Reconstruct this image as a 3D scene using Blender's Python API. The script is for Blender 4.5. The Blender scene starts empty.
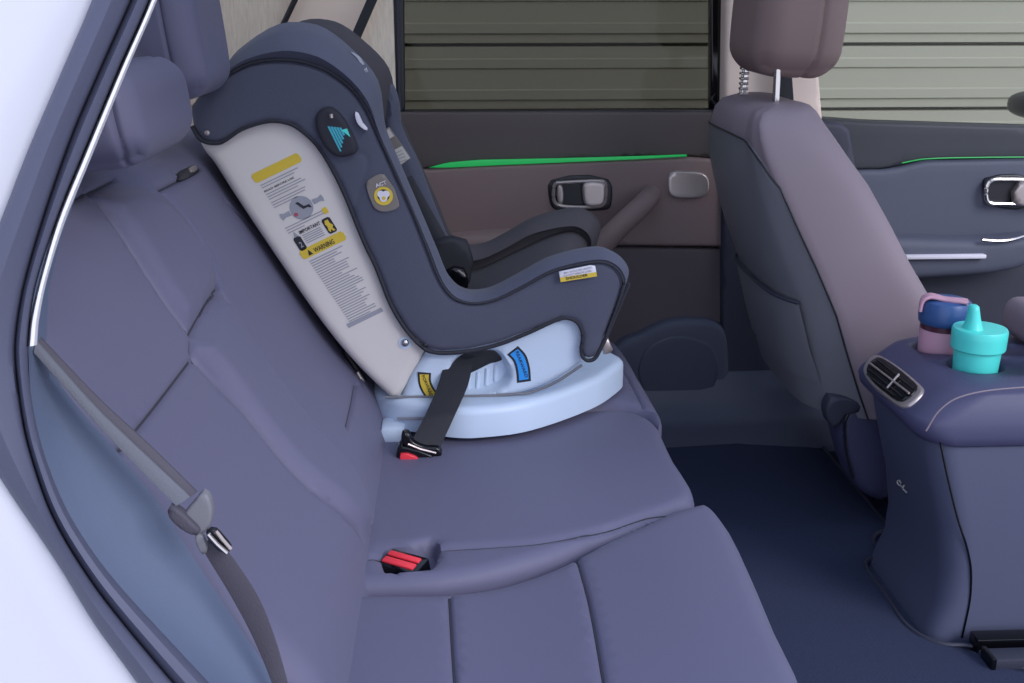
import bpy, bmesh, math
import numpy as np
from mathutils import Vector, Matrix
from mathutils.geometry import delaunay_2d_cdt
S = bpy.context.scene
COL = S.collection
# ------------------------------------------------------------------ camera, world, exposure
FPX = 1100.0
CAM = np.array([0, 0, 1.03])
PSI = math.asin(57/1154); TH = math.asin(344/1154/math.cos(PSI))
cam = bpy.data.cameras.new('camera'); cam.sensor_width = 36; cam.lens = FPX/1024*36
cam.clip_start = 0.02
camo = bpy.data.objects.new('camera', cam); COL.objects.link(camo)
camo.location = CAM; camo.rotation_euler = (math.pi/2-TH, 0, -PSI)
S.camera = camo
S.view_settings.view_transform = 'Standard'; S.view_settings.look = 'None'
S.view_settings.gamma = 1; S.view_settings.use_curve_mapping = False
S.view_settings.exposure = 0.55
w = bpy.data.worlds.new('sky'); S.world = w; w.use_nodes = True
nt = w.node_tree; bg = nt.nodes['Background']
tc = nt.nodes.new('ShaderNodeTexCoord'); sp = nt.nodes.new('ShaderNodeSeparateXYZ')
mr = nt.nodes.new('ShaderNodeMapRange'); mr.inputs[1].default_value = -0.1; mr.inputs[2].default_value = 0.7
rp = nt.nodes.new('ShaderNodeValToRGB')
rp.color_ramp.elements[0].color = (0.80, 0.83, 0.98, 1); rp.color_ramp.elements[1].color = (0.56, 0.66, 1.0, 1)
nt.links.new(tc.outputs['Generated'], sp.inputs[0]); nt.links.new(sp.outputs[2], mr.inputs[0])
nt.links.new(mr.outputs[0], rp.inputs[0]); nt.links.new(rp.outputs[0], bg.inputs[0])
bg.inputs[1].default_value = 1.0
sun = bpy.data.lights.new('sun', 'SUN'); sun.energy = 1.3; sun.angle = math.radians(30); sun.color = (1.0, 0.97, 1.0)
suno = bpy.data.objects.new('sun', sun); COL.objects.link(suno); suno.location = (0, -3, 4)
suno.rotation_euler = Vector((-0.55, 0.62, -0.56)).to_track_quat('-Z', 'Y').to_euler()

# ------------------------------------------------------------------ pixel -> world on a real plane
R_ = np.array([math.cos(PSI), -math.sin(PSI), 0])
F_ = np.array([math.cos(TH)*math.sin(PSI), math.cos(TH)*math.cos(PSI), -math.sin(TH)])
U_ = np.cross(R_, F_)
def at(x, y, p0, n):
    d = F_ + R_*(x-512)/FPX - U_*(y-341.5)/FPX; n = np.array(n, float)
    return CAM + d*(np.dot(np.array(p0, float)-CAM, n)/np.dot(d, n))
def oY(pts, Y): return [at(x, y, (0, Y, 0), (0, 1, 0)) for x, y in pts]
def oZ(pts, Z): return [at(x, y, (0, 0, Z), (0, 0, 1)) for x, y in pts]

# ------------------------------------------------------------------ materials
def lin(h):
    c = [int(h[i:i+2], 16)/255 for i in (1, 3, 5)]
    return tuple((v/12.92 if v <= .04045 else ((v+.055)/1.055)**2.4) for v in c)+(1,)
def mat(name, col, rough=.6, metal=0, bump=0, scale=400, var=.06, spec=.5, emit=None, es=0, coat=0, sheen=0, kind='noise', trans=0, alpha=1):
    m = bpy.data.materials.new(name); m.use_nodes = True; t = m.node_tree; b = t.nodes['Principled BSDF']
    c = lin(col) if isinstance(col, str) else col
    b.inputs['Roughness'].default_value = rough; b.inputs['Metallic'].default_value = metal
    b.inputs['Specular IOR Level'].default_value = spec
    b.inputs['Coat Weight'].default_value = coat; b.inputs['Sheen Weight'].default_value = sheen
    b.inputs['Transmission Weight'].default_value = trans; b.inputs['Alpha'].default_value = alpha
    g = t.nodes.new('ShaderNodeNewGeometry')
    n = t.nodes.new('ShaderNodeTexNoise'); n.inputs['Scale'].default_value = scale; n.inputs['Detail'].default_value = 3
    t.links.new(g.outputs['Position'], n.inputs['Vector'])
    mx = t.nodes.new('ShaderNodeMixRGB'); mx.inputs[1].default_value = tuple(v*(1-var) for v in c[:3])+(1,)
    mx.inputs[2].default_value = tuple(min(1, v*(1+var)) for v in c[:3])+(1,)
    t.links.new(n.outputs[0], mx.inputs[0]); t.links.new(mx.outputs[0], b.inputs['Base Color'])
    src = n.outputs[0]
    if kind == 'weave':
        sc = t.nodes.new('ShaderNodeVectorMath'); sc.operation = 'MULTIPLY'; sc.inputs[1].default_value = (1, 1, .12)
        t.links.new(g.outputs['Position'], sc.inputs[0]); t.links.new(sc.outputs[0], n.inputs['Vector'])
    if bump:
        bp = t.nodes.new('ShaderNodeBump'); bp.inputs['Strength'].default_value = bump; bp.inputs['Distance'].default_value = .001
        t.links.new(src, bp.inputs['Height']); t.links.new(bp.outputs[0], b.inputs['Normal'])
    if emit:
        b.inputs['Emission Color'].default_value = lin(emit); b.inputs['Emission Strength'].default_value = es
    return m
M = {}
M['leather'] = mat('seat_fabric', '#636279', .55, bump=.25, scale=900, spec=.35, sheen=.05)
M['leather_side'] = mat('front_seat_fabric', '#8a7d84', .55, bump=.2, scale=900, spec=.35)
M['leather_brown'] = mat('headrest_fabric', '#87736f', .6, bump=.2, scale=900, spec=.3)
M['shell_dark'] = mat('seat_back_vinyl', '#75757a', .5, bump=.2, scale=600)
M['vinyl'] = mat('side_vinyl', '#5d6980', .5, bump=.2, scale=700)
M['seal'] = mat('rubber_seal', '#53566a', .55, bump=.1, scale=500)
M['paint'] = mat('white_paint', '#d2d3da', .25, coat=.6, var=.01)
M['trimwhite'] = mat('cream_plastic', '#f0dccb', .55, bump=.1, scale=600, var=.02)
M['pillar_edge'] = mat('pale_trim_edge', '#f4f2f6', .5, var=.02)
M['knit'] = mat('knit_trim', '#e8dccb', .9, bump=.9, scale=260, var=.22, kind='weave')
M['carpet'] = mat('carpet_pile', '#393e52', .95, bump=1.0, scale=520, var=.4, spec=.1)
M['mat'] = mat('mat_pile', '#373d52', .95, bump=1.0, scale=420, var=.35, spec=.1)
M['black'] = mat('black_plastic', '#1d1e24', .4, bump=.1)
M['gloss_black'] = mat('gloss_black', '#0c0d11', .12)
M['door_upper'] = mat('door_upper_plastic', '#524a49', .6, bump=.3, scale=500)
M['door_mid'] = mat('door_mid_fabric', '#83706d', .7, bump=.3, scale=600)
M['door_low'] = mat('door_lower_plastic', '#5a5154', .6, bump=.3, scale=500)
M['fdoor_mid'] = mat('front_door_fabric', '#525665', .65, bump=.3, scale=600)
M['fdoor_low'] = mat('front_door_plastic', '#363846', .6, bump=.3, scale=500)
M['fdoor_upper'] = mat('front_door_upper', '#383b40', .6, bump=.3, scale=500)
M['sill'] = mat('sill_plastic', '#4b4f5e', .45, bump=.2)
M['chrome'] = mat('chrome', '#cfcbc8', .16, metal=1, var=.01)
M['satin'] = mat('satin_metal', '#b8ada8', .3, metal=.6, var=.02)
M['cs_fabric'] = mat('child_seat_fabric', '#4e5162', .85, bump=.5, scale=700, var=.1, sheen=.1)
M['cs_dark'] = mat('child_seat_dark_fabric', '#48454a', .9, bump=.5, scale=500, var=.15)
M['cs_piping'] = mat('child_seat_piping', '#2c2d36', .8)
M['cs_shell'] = mat('child_seat_shell', '#d9d3ce', .42, bump=.15, scale=900, var=.015)
M['cs_base'] = mat('child_seat_base', '#c8d8ea', .38, bump=.1, scale=900, var=.015)
M['web'] = mat('black_webbing', '#23242b', .7, bump=.6, scale=600)
M['webgrey'] = mat('grey_webbing', '#4b4852', .7, bump=.6, scale=600)
M['weblight'] = mat('grey_webbing_edge', '#63666f', .7, bump=.6, scale=600)
M['red'] = mat('red_button', '#f03c48', .4)
M['yellow'] = mat('yellow_print', '#d8bb3c', .5)
M['blue'] = mat('blue_print', '#2b96e8', .45)
M['teal_print'] = mat('teal_print', '#45b3c4', .5)
M['ink'] = mat('black_ink', '#22232a', .6)
M['greyink'] = mat('grey_ink', '#9a9ba4', .6)
M['redink'] = mat('red_ink', '#b0485a', .6)
M['paper'] = mat('label_paper', '#c9c4bd', .7)
M['greylabel'] = mat('grey_label', '#7d7670', .8, bump=.3)
M['teal'] = mat('teal_silicone', '#52dfd2', .35, var=.01)
M['pink'] = mat('pink_silicone', '#cf9fb0', .45, var=.01)
M['navy'] = mat('navy_plastic', '#34568a', .35, var=.01)
M['maroon'] = mat('maroon_ring', '#4a2030', .3)
M['console'] = mat('console_vinyl', '#494966', .5, bump=.25, scale=700)
M['column'] = mat('console_column_plastic', '#54586e', .5, bump=.25, scale=700)
M['garage'] = mat('garage_door_paint', '#aeaa96', .55, bump=.1, var=.03)
M['concrete'] = mat('concrete', '#a9a6a0', .9, bump=.5, scale=40, var=.1)
M['ceiling'] = mat('headliner_fabric', '#b5b1b0', .9, bump=.3)
M['led'] = mat('green_led', '#18a048', .4, emit='#20a858', es=.32)
M['led_dim'] = mat('green_led_dim', '#10a048', .4, emit='#20b050', es=.12)
M['label_white'] = mat('label_white', '#dedbe4', .6)
def glass(name, tint, rough=0.0):
    m = bpy.data.materials.new(name); m.use_nodes = True; t = m.node_tree; t.nodes.clear()
    o = t.nodes.new('ShaderNodeOutputMaterial'); mx = t.nodes.new('ShaderNodeMixShader')
    tr = t.nodes.new('ShaderNodeBsdfTransparent'); gl = t.nodes.new('ShaderNodeBsdfGlossy'); fr = t.nodes.new('ShaderNodeFresnel')
    tr.inputs[0].default_value = tint; gl.inputs['Roughness'].default_value = rough; fr.inputs[0].default_value = 1.22
    t.links.new(fr.outputs[0], mx.inputs[0]); t.links.new(tr.outputs[0], mx.inputs[1]); t.links.new(gl.outputs[0], mx.inputs[2])
    t.links.new(mx.outputs[0], o.inputs[0]); return m
M['tint'] = glass('tinted_glass', (.43, .43, .41, 1), .02)
M['clear'] = glass('clear_glass', (.86, .88, .86, 1))

# ------------------------------------------------------------------ object helpers
def wloc(p):
    v = Vector((0, 0, 0))
    while p is not None: v += Vector(p.location); p = p.parent
    return v
def link(name, me, m, parent=None):
    o = bpy.data.objects.new(name, me); COL.objects.link(o)
    if m is not None and not me.materials: me.materials.append(m)
    if parent is not None:
        me.transform(Matrix.Translation(-wloc(parent))); o.parent = parent
    else:
        co = np.array([v.co[:] for v in me.vertices]); c = (co.min(0)+co.max(0))/2; c[2] = co[:, 2].min()
        me.transform(Matrix.Translation(-Vector(c))); o.location = c
    return o
def fin(name, bm, m, parent=None, smooth=True, angle=40):
    bmesh.ops.recalc_face_normals(bm, faces=bm.faces)
    me = bpy.data.meshes.new(name); bm.to_mesh(me); bm.free()
    if smooth:
        me.polygons.foreach_set('use_smooth', [True]*len(me.polygons))
        try: me.set_sharp_from_angle(angle=math.radians(angle))
        except Exception: pass
    return link(name, me, m, parent)
def thing(name, label, cat, loc, group=None):
    o = bpy.data.objects.new(name, None); COL.objects.link(o); o.location = loc; o.empty_display_size = .05
    o['label'] = label; o['category'] = cat
    if group: o['group'] = group
    return o
def tag(o, label, cat, group=None):
    o['label'] = label; o['category'] = cat
    if group: o['group'] = group
    return o
def struct(o, label=None):
    o['kind'] = 'structure'
    if label: o['label'] = label
    return o
def sroot(name, loc, label=None):
    o = bpy.data.objects.new(name, None); COL.objects.link(o); o.location = loc; return struct(o, label)

def smooth(pts, closed=False, n=6):
    P = [np.array(p, float) for p in pts]; out = []; N = len(P)
    rng = range(N) if closed else range(N-1)
    for i in rng:
        if closed: a, b, c, d = P[i-1], P[i], P[(i+1) % N], P[(i+2) % N]
        else: a, b, c, d = P[max(i-1, 0)], P[i], P[i+1], P[min(i+2, N-1)]
        l = max(np.linalg.norm(c-b), 1e-9)
        ta = (c-a); tb = (d-b)
        la = max(np.linalg.norm(c-a), 1e-9); lb = max(np.linalg.norm(d-b), 1e-9)
        ta = ta/la*l*.9 if la > 0 else ta; tb = tb/lb*l*.9
        for k in range(n):
            t = k/n; h1 = 2*t**3-3*t**2+1; h2 = t**3-2*t**2+t; h3 = -2*t**3+3*t**2; h4 = t**3-t**2
            out.append(h1*b+h2*ta+h3*c+h4*tb)
    if not closed: out.append(P[-1])
    return out
def resamp(P, n, closed=False):
    P = np.array(P, float)
    if closed: P = np.vstack([P, P[:1]])
    L = np.r_[0, np.cumsum(np.linalg.norm(np.diff(P, axis=0), axis=1))]
    t = np.linspace(0, L[-1], n+1)[:-1] if closed else np.linspace(0, L[-1], n)
    return np.stack([np.interp(t, L, P[:, k]) for k in range(P.shape[1])], 1)
def segdist(pts, poly, closed):
    A = np.array(poly); B = np.roll(A, -1, 0)
    if not closed: A, B = A[:-1], B[:-1]
    d = B-A; ll = (d**2).sum(1)+1e-18
    r = np.empty(len(pts))
    for s in range(0, len(pts), 4000):
        p = pts[s:s+4000, None, :]
        t = np.clip(((p-A)*d).sum(2)/ll, 0, 1)
        q = A+t[..., None]*d
        r[s:s+4000] = np.sqrt(((p-q)**2).sum(2).min(1))
    return r
def inside(pts, poly):
    A = np.array(poly); B = np.roll(A, -1, 0); r = np.zeros(len(pts), bool)
    for (x1, y1), (x2, y2) in zip(A, B):
        if y1 == y2: continue
        c = ((y1 > pts[:, 1]) != (y2 > pts[:, 1])) & (pts[:, 0] < (x2-x1)*(pts[:, 1]-y1)/(y2-y1)+x1)
        r ^= c
    return r
class Frame:
    def __init__(s, o, u, v, n): s.o, s.u, s.v, s.n = [np.array(k, float) for k in (o, u, v, n)]
    def uv(s, P): return np.array([[np.dot(p-s.o, s.u), np.dot(p-s.o, s.v)] for p in P])
    def px(s, pts): return s.uv([at(x, y, s.o, s.n) for x, y in pts])
    def w(s, uv, h): return s.o + uv[:, :1]*s.u + uv[:, 1:2]*s.v + np.asarray(h)[:, None]*s.n
def FY(Y): return Frame((0, Y, 0), (1, 0, 0), (0, 0, 1), (0, -1, 0))
def FZ(Z): return Frame((0, 0, Z), (1, 0, 0), (0, 1, 0), (0, 0, 1))
def panel(name, poly, fr, thick, m, parent=None, r=.01, step=.015, bulge=0, bw=.05, seams=(), sd=.003, sw=.004, dents=(), sm=4, warp=None, hfn=None):
    """a padded or moulded panel: outline in the frame's plane, rounded edge, sewn seams and dents"""
    P = np.array(smooth([list(p) for p in poly], True, sm)) if sm > 1 else np.array(poly, float)
    Lp = np.linalg.norm(np.roll(P, -1, 0)-P, axis=1).sum()
    P = resamp(P, max(12, int(Lp/step*1.2)), True)
    ar = 0.5*np.sum(P[:, 0]*np.roll(P[:, 1], -1)-np.roll(P[:, 0], -1)*P[:, 1])
    if ar < 0: P = P[::-1].copy()
    nb = len(P); T = np.roll(P, -1, 0)-np.roll(P, 1, 0); T /= np.linalg.norm(T, axis=1)[:, None]+1e-12
    Nn = np.stack([-T[:, 1], T[:, 0]], 1)
    pts = []
    if r > 0:
        for k, f in enumerate((.12, .35, .65, 1.0)):
            q = P+Nn*r*f; ok = inside(q, P) & (segdist(q, P, True) > r*f*.93); pts.append(q[ok])
    ss = [resamp(s if len(s) < 3 else smooth([list(a) for a in s], False, 4), max(3, int(np.linalg.norm(np.diff(np.array(s), axis=0), axis=1).sum()/(step*.7)))) for s in seams]
    for s in ss:
        t = np.gradient(s, axis=0); t /= np.linalg.norm(t, axis=1)[:, None]+1e-12; q = np.stack([-t[:, 1], t[:, 0]], 1)
        for f in (0, 1, -1, 2.2, -2.2): pts.append(s+q*sw*f)
    dd = []
    for (dp, dep, dw) in dents:
        D = smooth([list(a) for a in dp], True, 4); D = resamp(D, max(16, int(np.linalg.norm(np.diff(np.array(D), axis=0), axis=1).sum()/(min(step, dw)*.7))), True); dd.append((D, dep, dw))
        tt = np.roll(D, -1, 0)-np.roll(D, 1, 0); tt /= np.linalg.norm(tt, axis=1)[:, None]+1e-12; q = np.stack([-tt[:, 1], tt[:, 0]], 1)
        if 0.5*np.sum(D[:, 0]*np.roll(D[:, 1], -1)-np.roll(D[:, 0], -1)*D[:, 1]) < 0: q = -q
        for f in (0, .25, .5, .75, 1.0):
            z = D+q*dw*f; ok = segdist(z, D, True) > dw*f*.93; pts.append(z[ok])
    special = np.vstack(pts) if pts else np.zeros((0, 2))
    special = special[inside(special, P)] if len(special) else special
    if len(special):
        special = special[segdist(special, P, True) > min(.0008, r*.1+1e-5)]
    mn, mx = P.min(0), P.max(0)
    gx, gy = np.meshgrid(np.arange(mn[0], mx[0], step), np.arange(mn[1], mx[1], step*.87))
    gx = gx+(np.arange(gx.shape[0]) % 2)[:, None]*step*.5
    G = np.stack([gx.ravel(), gy.ravel()], 1); G = G[inside(G, P)]
    if len(G): G = G[segdist(G, P, True) > max(r*1.2, step*.4)]
    for s in ss: G = G[segdist(G, s, False) > sw*3]
    A = np.vstack([P, special, G])
    res = delaunay_2d_cdt([Vector(a) for a in A], [], [list(range(nb))], 1, 1e-5)
    V = np.array([v[:] for v in res[0]]); Fc = res[2]
    d = segdist(V, P, True); h = np.zeros(len(V))
    if r > 0: k = np.clip(d/r, 0, 1); h += -r+r*np.sqrt(np.clip(1-(1-k)**2, 0, 1))
    if bulge: h += bulge*(1-np.exp(-d/bw))
    for s in ss: e = segdist(V, s, False); h -= sd*np.exp(-(e/sw)**2)
    for D, dep, dw in dd:
        ins = inside(V, D); e = np.clip(segdist(V, D, True)/dw, 0, 1); h -= np.where(ins, dep*(e*e*(3-2*e)), 0)
    if hfn is not None: h += hfn(V)
    W = fr.w(V, h)
    bm = bmesh.new(); vs = [bm.verts.new(c) for c in W]
    for f in Fc:
        try: bm.faces.new([vs[i] for i in f])
        except ValueError: pass
    be = [e for e in bm.edges if len(e.link_faces) == 1]
    ret = bmesh.ops.extrude_edge_only(bm, edges=be)
    nv = [g for g in ret['geom'] if isinstance(g, bmesh.types.BMVert)]
    for v in nv: v.co -= Vector(fr.n*(thick-r))
    ne = [g for g in ret['geom'] if isinstance(g, bmesh.types.BMEdge)]
    bmesh.ops.holes_fill(bm, edges=[e for e in ne if len(e.link_faces) == 1], sides=0)
    loose = [v for v in bm.verts if not v.link_faces]
    bmesh.ops.delete(bm, geom=loose, context='VERTS')
    if warp:
        for v in bm.verts: v.co = Vector(warp(np.array(v.co[:])))
    return fin(name, bm, m, parent, angle=50)
def loft(name, rows, m, parent=None, closed=False, caps=False, n=None, angle=45):
    bm = bmesh.new(); g = []
    for r in rows:
        r = resamp(r, n, closed) if n else np.array(r)
        g.append([bm.verts.new(Vector(p)) for p in r])
    k = len(g[0])
    for a, b in zip(g, g[1:]):
        for i in range(k if closed else k-1):
            j = (i+1) % k
            try: bm.faces.new((a[i], a[j], b[j], b[i]))
            except ValueError: pass
    if caps and closed:
        bm.faces.new(g[0]); bm.faces.new(g[-1][::-1])
    return fin(name, bm, m, parent, angle=angle)
def box_bm(bm, x0, x1, y0, y1, z0, z1, r=0, seg=2, rot=None, piv=None):
    t = bmesh.new(); bmesh.ops.create_cube(t, size=1)
    for v in t.verts: v.co = Vector(((x0+x1)/2+v.co.x*(x1-x0), (y0+y1)/2+v.co.y*(y1-y0), (z0+z1)/2+v.co.z*(z1-z0)))
    if r: bmesh.ops.bevel(t, geom=t.edges[:]+t.verts[:], offset=r, segments=seg, profile=.5, affect='EDGES')
    if rot:
        c = Vector(piv) if piv is not None else Vector(((x0+x1)/2, (y0+y1)/2, (z0+z1)/2))
        bmesh.ops.rotate(t, verts=t.verts, cent=c, matrix=rot)
    me = bpy.data.meshes.new('t'); t.to_mesh(me); t.free(); bm.from_mesh(me); bpy.data.meshes.remove(me)
def box(name, b, m, parent=None, r=0, seg=2, rot=None, piv=None):
    bm = bmesh.new(); box_bm(bm, *b, r, seg, rot, piv); return fin(name, bm, m, parent)
def tube_bm(bm, path, rad, seg=10, flat=None):
    P = [Vector(p) for p in path]; rings = []; up = Vector((0, 0, 1))
    for i, p in enumerate(P):
        t = (P[min(i+1, len(P)-1)]-P[max(i-1, 0)]).normalized()
        a = t.cross(up)
        if a.length < .1: a = t.cross(Vector((0, 1, 0)))
        a.normalize(); b = a.cross(t).normalized()
        rr = rad[i] if hasattr(rad, '__len__') else rad
        rings.append([bm.verts.new(p+a*math.cos(q)*rr+b*math.sin(q)*rr*(flat or 1)) for q in [2*math.pi*k/seg for k in range(seg)]])
    for a, b in zip(rings, rings[1:]):
        for i in range(seg): bm.faces.new((a[i], a[(i+1) % seg], b[(i+1) % seg], b[i]))
    bm.faces.new(rings[0][::-1]); bm.faces.new(rings[-1])
def tube(name, path, rad, m, parent=None, seg=10, flat=None):
    bm = bmesh.new(); tube_bm(bm, path, rad, seg, flat); return fin(name, bm, m, parent)
def ribbon(name, path, wv, th, m, parent=None, nrm=None):
    """webbing: wv = half-width vector(s)"""
    P = [Vector(p) for p in path]; bm = bmesh.new(); rows = []
    for i, p in enumerate(P):
        wd = Vector(wv[i]) if isinstance(wv, list) else Vector(wv)
        t = (P[min(i+1, len(P)-1)]-P[max(i-1, 0)]).normalized(); n = t.cross(wd).normalized()*th/2
        rows.append([bm.verts.new(q) for q in (p-wd+n*.3, p-wd*.9+n, p+wd*.9+n, p+wd+n*.3, p+wd-n*.3, p+wd*.9-n, p-wd*.9-n, p-wd-n*.3)])
    for a, b in zip(rows, rows[1:]):
        for i in range(8): bm.faces.new((a[i], a[(i+1) % 8], b[(i+1) % 8], b[i]))
    bm.faces.new(rows[0]); bm.faces.new(rows[-1][::-1]); return fin(name, bm, m, parent, angle=35)
def lathe(name, c, prof, m, parent=None, seg=40, tilt=None):
    bm = bmesh.new(); rings = []
    for r, z in prof: rings.append([bm.verts.new((c[0]+r*math.cos(2*math.pi*k/seg), c[1]+r*math.sin(2*math.pi*k/seg), c[2]+z)) for k in range(seg)])
    for a, b in zip(rings, rings[1:]):
        for i in range(seg): bm.faces.new((a[i], a[(i+1) % seg], b[(i+1) % seg], b[i]))
    bm.faces.new(rings[0][::-1]); bm.faces.new(rings[-1])
    return fin(name, bm, m, parent, angle=35)
def flatpoly(name, poly, fr, th, m, parent=None, sm=1):
    """thin print or sticker lying on a plane frame"""
    P = np.array(smooth([list(p) for p in poly], True, sm)) if sm > 1 else np.array(poly, float)
    bm = bmesh.new(); a = [bm.verts.new(c) for c in fr.w(P, [th]*len(P))]; b = [bm.verts.new(c) for c in fr.w(P, [0]*len(P))]
    bm.faces.new(a); bm.faces.new(b[::-1])
    for i in range(len(a)): bm.faces.new((a[i], b[i], b[(i+1) % len(a)], a[(i+1) % len(a)]))
    return fin(name, bm, m, parent, smooth=False)
def bars(name, quads, fr, th, m, parent=None):
    bm = bmesh.new()
    for q in quads:
        q = np.array(q, float); a = [bm.verts.new(c) for c in fr.w(q, [th]*len(q))]; bm.faces.new(a)
        b = [bm.verts.new(c) for c in fr.w(q, [0]*len(q))]
        for i in range(len(a)): bm.faces.new((a[i], b[i], b[(i+1) % len(a)], a[(i+1) % len(a)]))
    return fin(name, bm, m, parent, smooth=False)
def text(name, s, fr, p0, p1, hgt, th, m, parent=None):
    """lettering from pixel p0 to pixel p1 along its baseline, on a plane frame"""
    cu = bpy.data.curves.new(name, 'FONT'); cu.body = s; cu.resolution_u = 2; cu.offset = .018
    o = bpy.data.objects.new(name, cu); COL.objects.link(o); bpy.context.view_layer.update()
    me = bpy.data.meshes.new_from_object(o.evaluated_get(bpy.context.evaluated_depsgraph_get()))
    bpy.data.objects.remove(o); bpy.data.curves.remove(cu)
    co = np.array([v.co[:] for v in me.vertices]); x0, x1 = co[:, 0].min(), co[:, 0].max(); y1 = co[:, 1].max()
    a, b = fr.px([p0, p1]); d = b-a; n = np.array([-d[1], d[0]])/np.linalg.norm(d)
    for v in me.vertices:
        q = a+d*(v.co.x-x0)/(x1-x0)+n*hgt*v.co.y/y1
        c = fr.o+q[0]*fr.u+q[1]*fr.v+th*fr.n; v.co = Vector(c)
    me.materials.clear()
    return link(name, me, m, parent)
def evalbool(o, cutters):
    for c in cutters:
        md = o.modifiers.new('b', 'BOOLEAN'); md.operation = 'DIFFERENCE'; md.object = c; md.solver = 'EXACT'
    bpy.context.view_layer.update()
    me = bpy.data.meshes.new_from_object(o.evaluated_get(bpy.context.evaluated_depsgraph_get()))
    o.modifiers.clear(); o.data = me
    for c in cutters: bpy.data.objects.remove(c)

def strip_px(name, A, B, YA, YB, th, m, par, n=6):
    a = np.array(smooth(A, False, n)); b = np.array(smooth(B, False, n)); k = len(a)
    YA = np.interp(np.linspace(0, 1, k), np.linspace(0, 1, len(YA)), YA); YB = np.interp(np.linspace(0, 1, k), np.linspace(0, 1, len(YB)), YB)
    pa = [at(x, y, (0, Y, 0), (0, 1, 0)) for (x, y), Y in zip(a, YA)]; pb = [at(x, y, (0, Y, 0), (0, 1, 0)) for (x, y), Y in zip(b, YB)]
    o = np.array([0, th, 0]); rows = [pa, [p*.9+q*.1-o*.3 for p, q in zip(pa, pb)], [p*.1+q*.9-o*.3 for p, q in zip(pa, pb)], pb, [q+o for q in pb], [p+o for p in pa], pa]
    return loft(name, rows, m, par, angle=50)
# ================================================================== SETTING
# outside: driveway and garage roller door
struct(box('driveway', (-6, 8, -5, 9, -.50, -.42), M['concrete']), 'pale concrete driveway outside the car')
gd = sroot('garage_door', (0.5, 3.6, -.42), 'ribbed pale green-grey garage door outside the car')
for k in range(13):
    z0 = -.42+k*.205+.079
    bm = bmesh.new()
    prof = [(0, .004), (0, .030), (.008, .034), (.008, .062), (0, .066), (0, .128), (.006, .132), (.006, .158), (0, .162), (0, .196)]
    rows = [[bm.verts.new((x, 3.6-d, z0+z)) for d, z in [(-.03, .0)]+prof+[(-.03, .2)]] for x in (-4.5, 5.5)]
    for i in range(len(rows[0])-1): bm.faces.new((rows[0][i], rows[1][i], rows[1][i+1], rows[0][i+1]))
    bm.faces.new((rows[0][-1], rows[1][-1], rows[1][0], rows[0][0]))
    bm.faces.new(rows[0]); bm.faces.new(rows[1][::-1])
    fin('panel', bm, M['garage'], gd, smooth=False)
struct(box('garage_wall', (-4.6, 5.6, 3.64, 3.8, -.42, 2.3), M['concrete']))

# car shell
YD = 2.42
struct(box('floor', (-1.2, 1.7, .80, 2.46, .03, .07), M['carpet']), 'dark blue carpeted car floor')
cl = sroot('ceiling', (.1, 1.66, 1.30), 'car roof lining with an unseen glass panel added to let in light')
for nm, b in (('roof_lining', (-1.2, -.45, .82, 2.5, 1.30, 1.36)), ('roof_lining', (1.0, 1.3, .82, 2.5, 1.30, 1.36)), ('roof_lining', (-.45, 1.0, .82, 1.05, 1.30, 1.36)), ('roof_lining', (-.45, 1.0, 2.27, 2.5, 1.30, 1.36))):
    box(nm, b, M['ceiling'], cl, r=.005)
box('added_roof_glass', (-.45, 1.0, 1.05, 2.27, 1.34, 1.346), M['clear'], cl)  # out-of-view glass opening, added to brighten the far side of the cabin
struct(box('wall_rear', (-1.24, -1.18, .80, 2.46, .0, .75), M['ceiling']))
# far sill with moulded rise towards the doors
rows = []
for (y, z) in [(2.24, .068), (2.27, .082), (2.32, .088), (2.35, .10), (2.375, .14), (2.39, .20), (2.43, .205), (2.43, .02)]:
    rows.append([(x, y + (.03*max(0, 1-abs(x-.78)/.22) if z < .15 else 0)*-1, z+(.02*max(0, 1-abs(x-.78)/.2) if .07 < z < .2 else 0)) for x in np.linspace(-.3, 1.5, 46)])
struct(loft('trim_1', rows, M['sill']), 'dark plastic sill trim below the far doors')

# rear quarter on the far side (cream pillar trims and woven panel)
fr = FY(2.40)
struct(panel('wall_left', [(-1.2, 0), (-.13, 0), (-.13, 1.28), (-1.2, 1.28)], FY(2.425), .04, M['knit'], r=.004, sm=1, step=.1), 'woven beige far side wall behind the rear door')
q = fr.px([(137, -40), (170, -40), (172, 90), (120, 100), (90, 60)])
struct(panel('trim_2', [(-.85, 1.2), (-.60, 1.2), (-.55, .8), (-.85, .8)], FY(2.38), .03, M['trimwhite'], r=.008, sm=1, step=.05), 'cream trim of the rearmost far pillar')
struct(panel('trim_3', fr.px([(300, -40), (385, -40), (372, 10), (358, 40), (350, 90), (270, 90), (283, 25)]), fr, .03, M['trimwhite'], r=.008, sm=1, step=.04), 'cream trim of the far rear pillar')
struct(tube('trim_4', oY([(305, -40), (295, 0), (283, 25), (262, 80)], 2.385), .006, M['black']), 'thin black gasket beside the far rear pillar')

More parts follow.
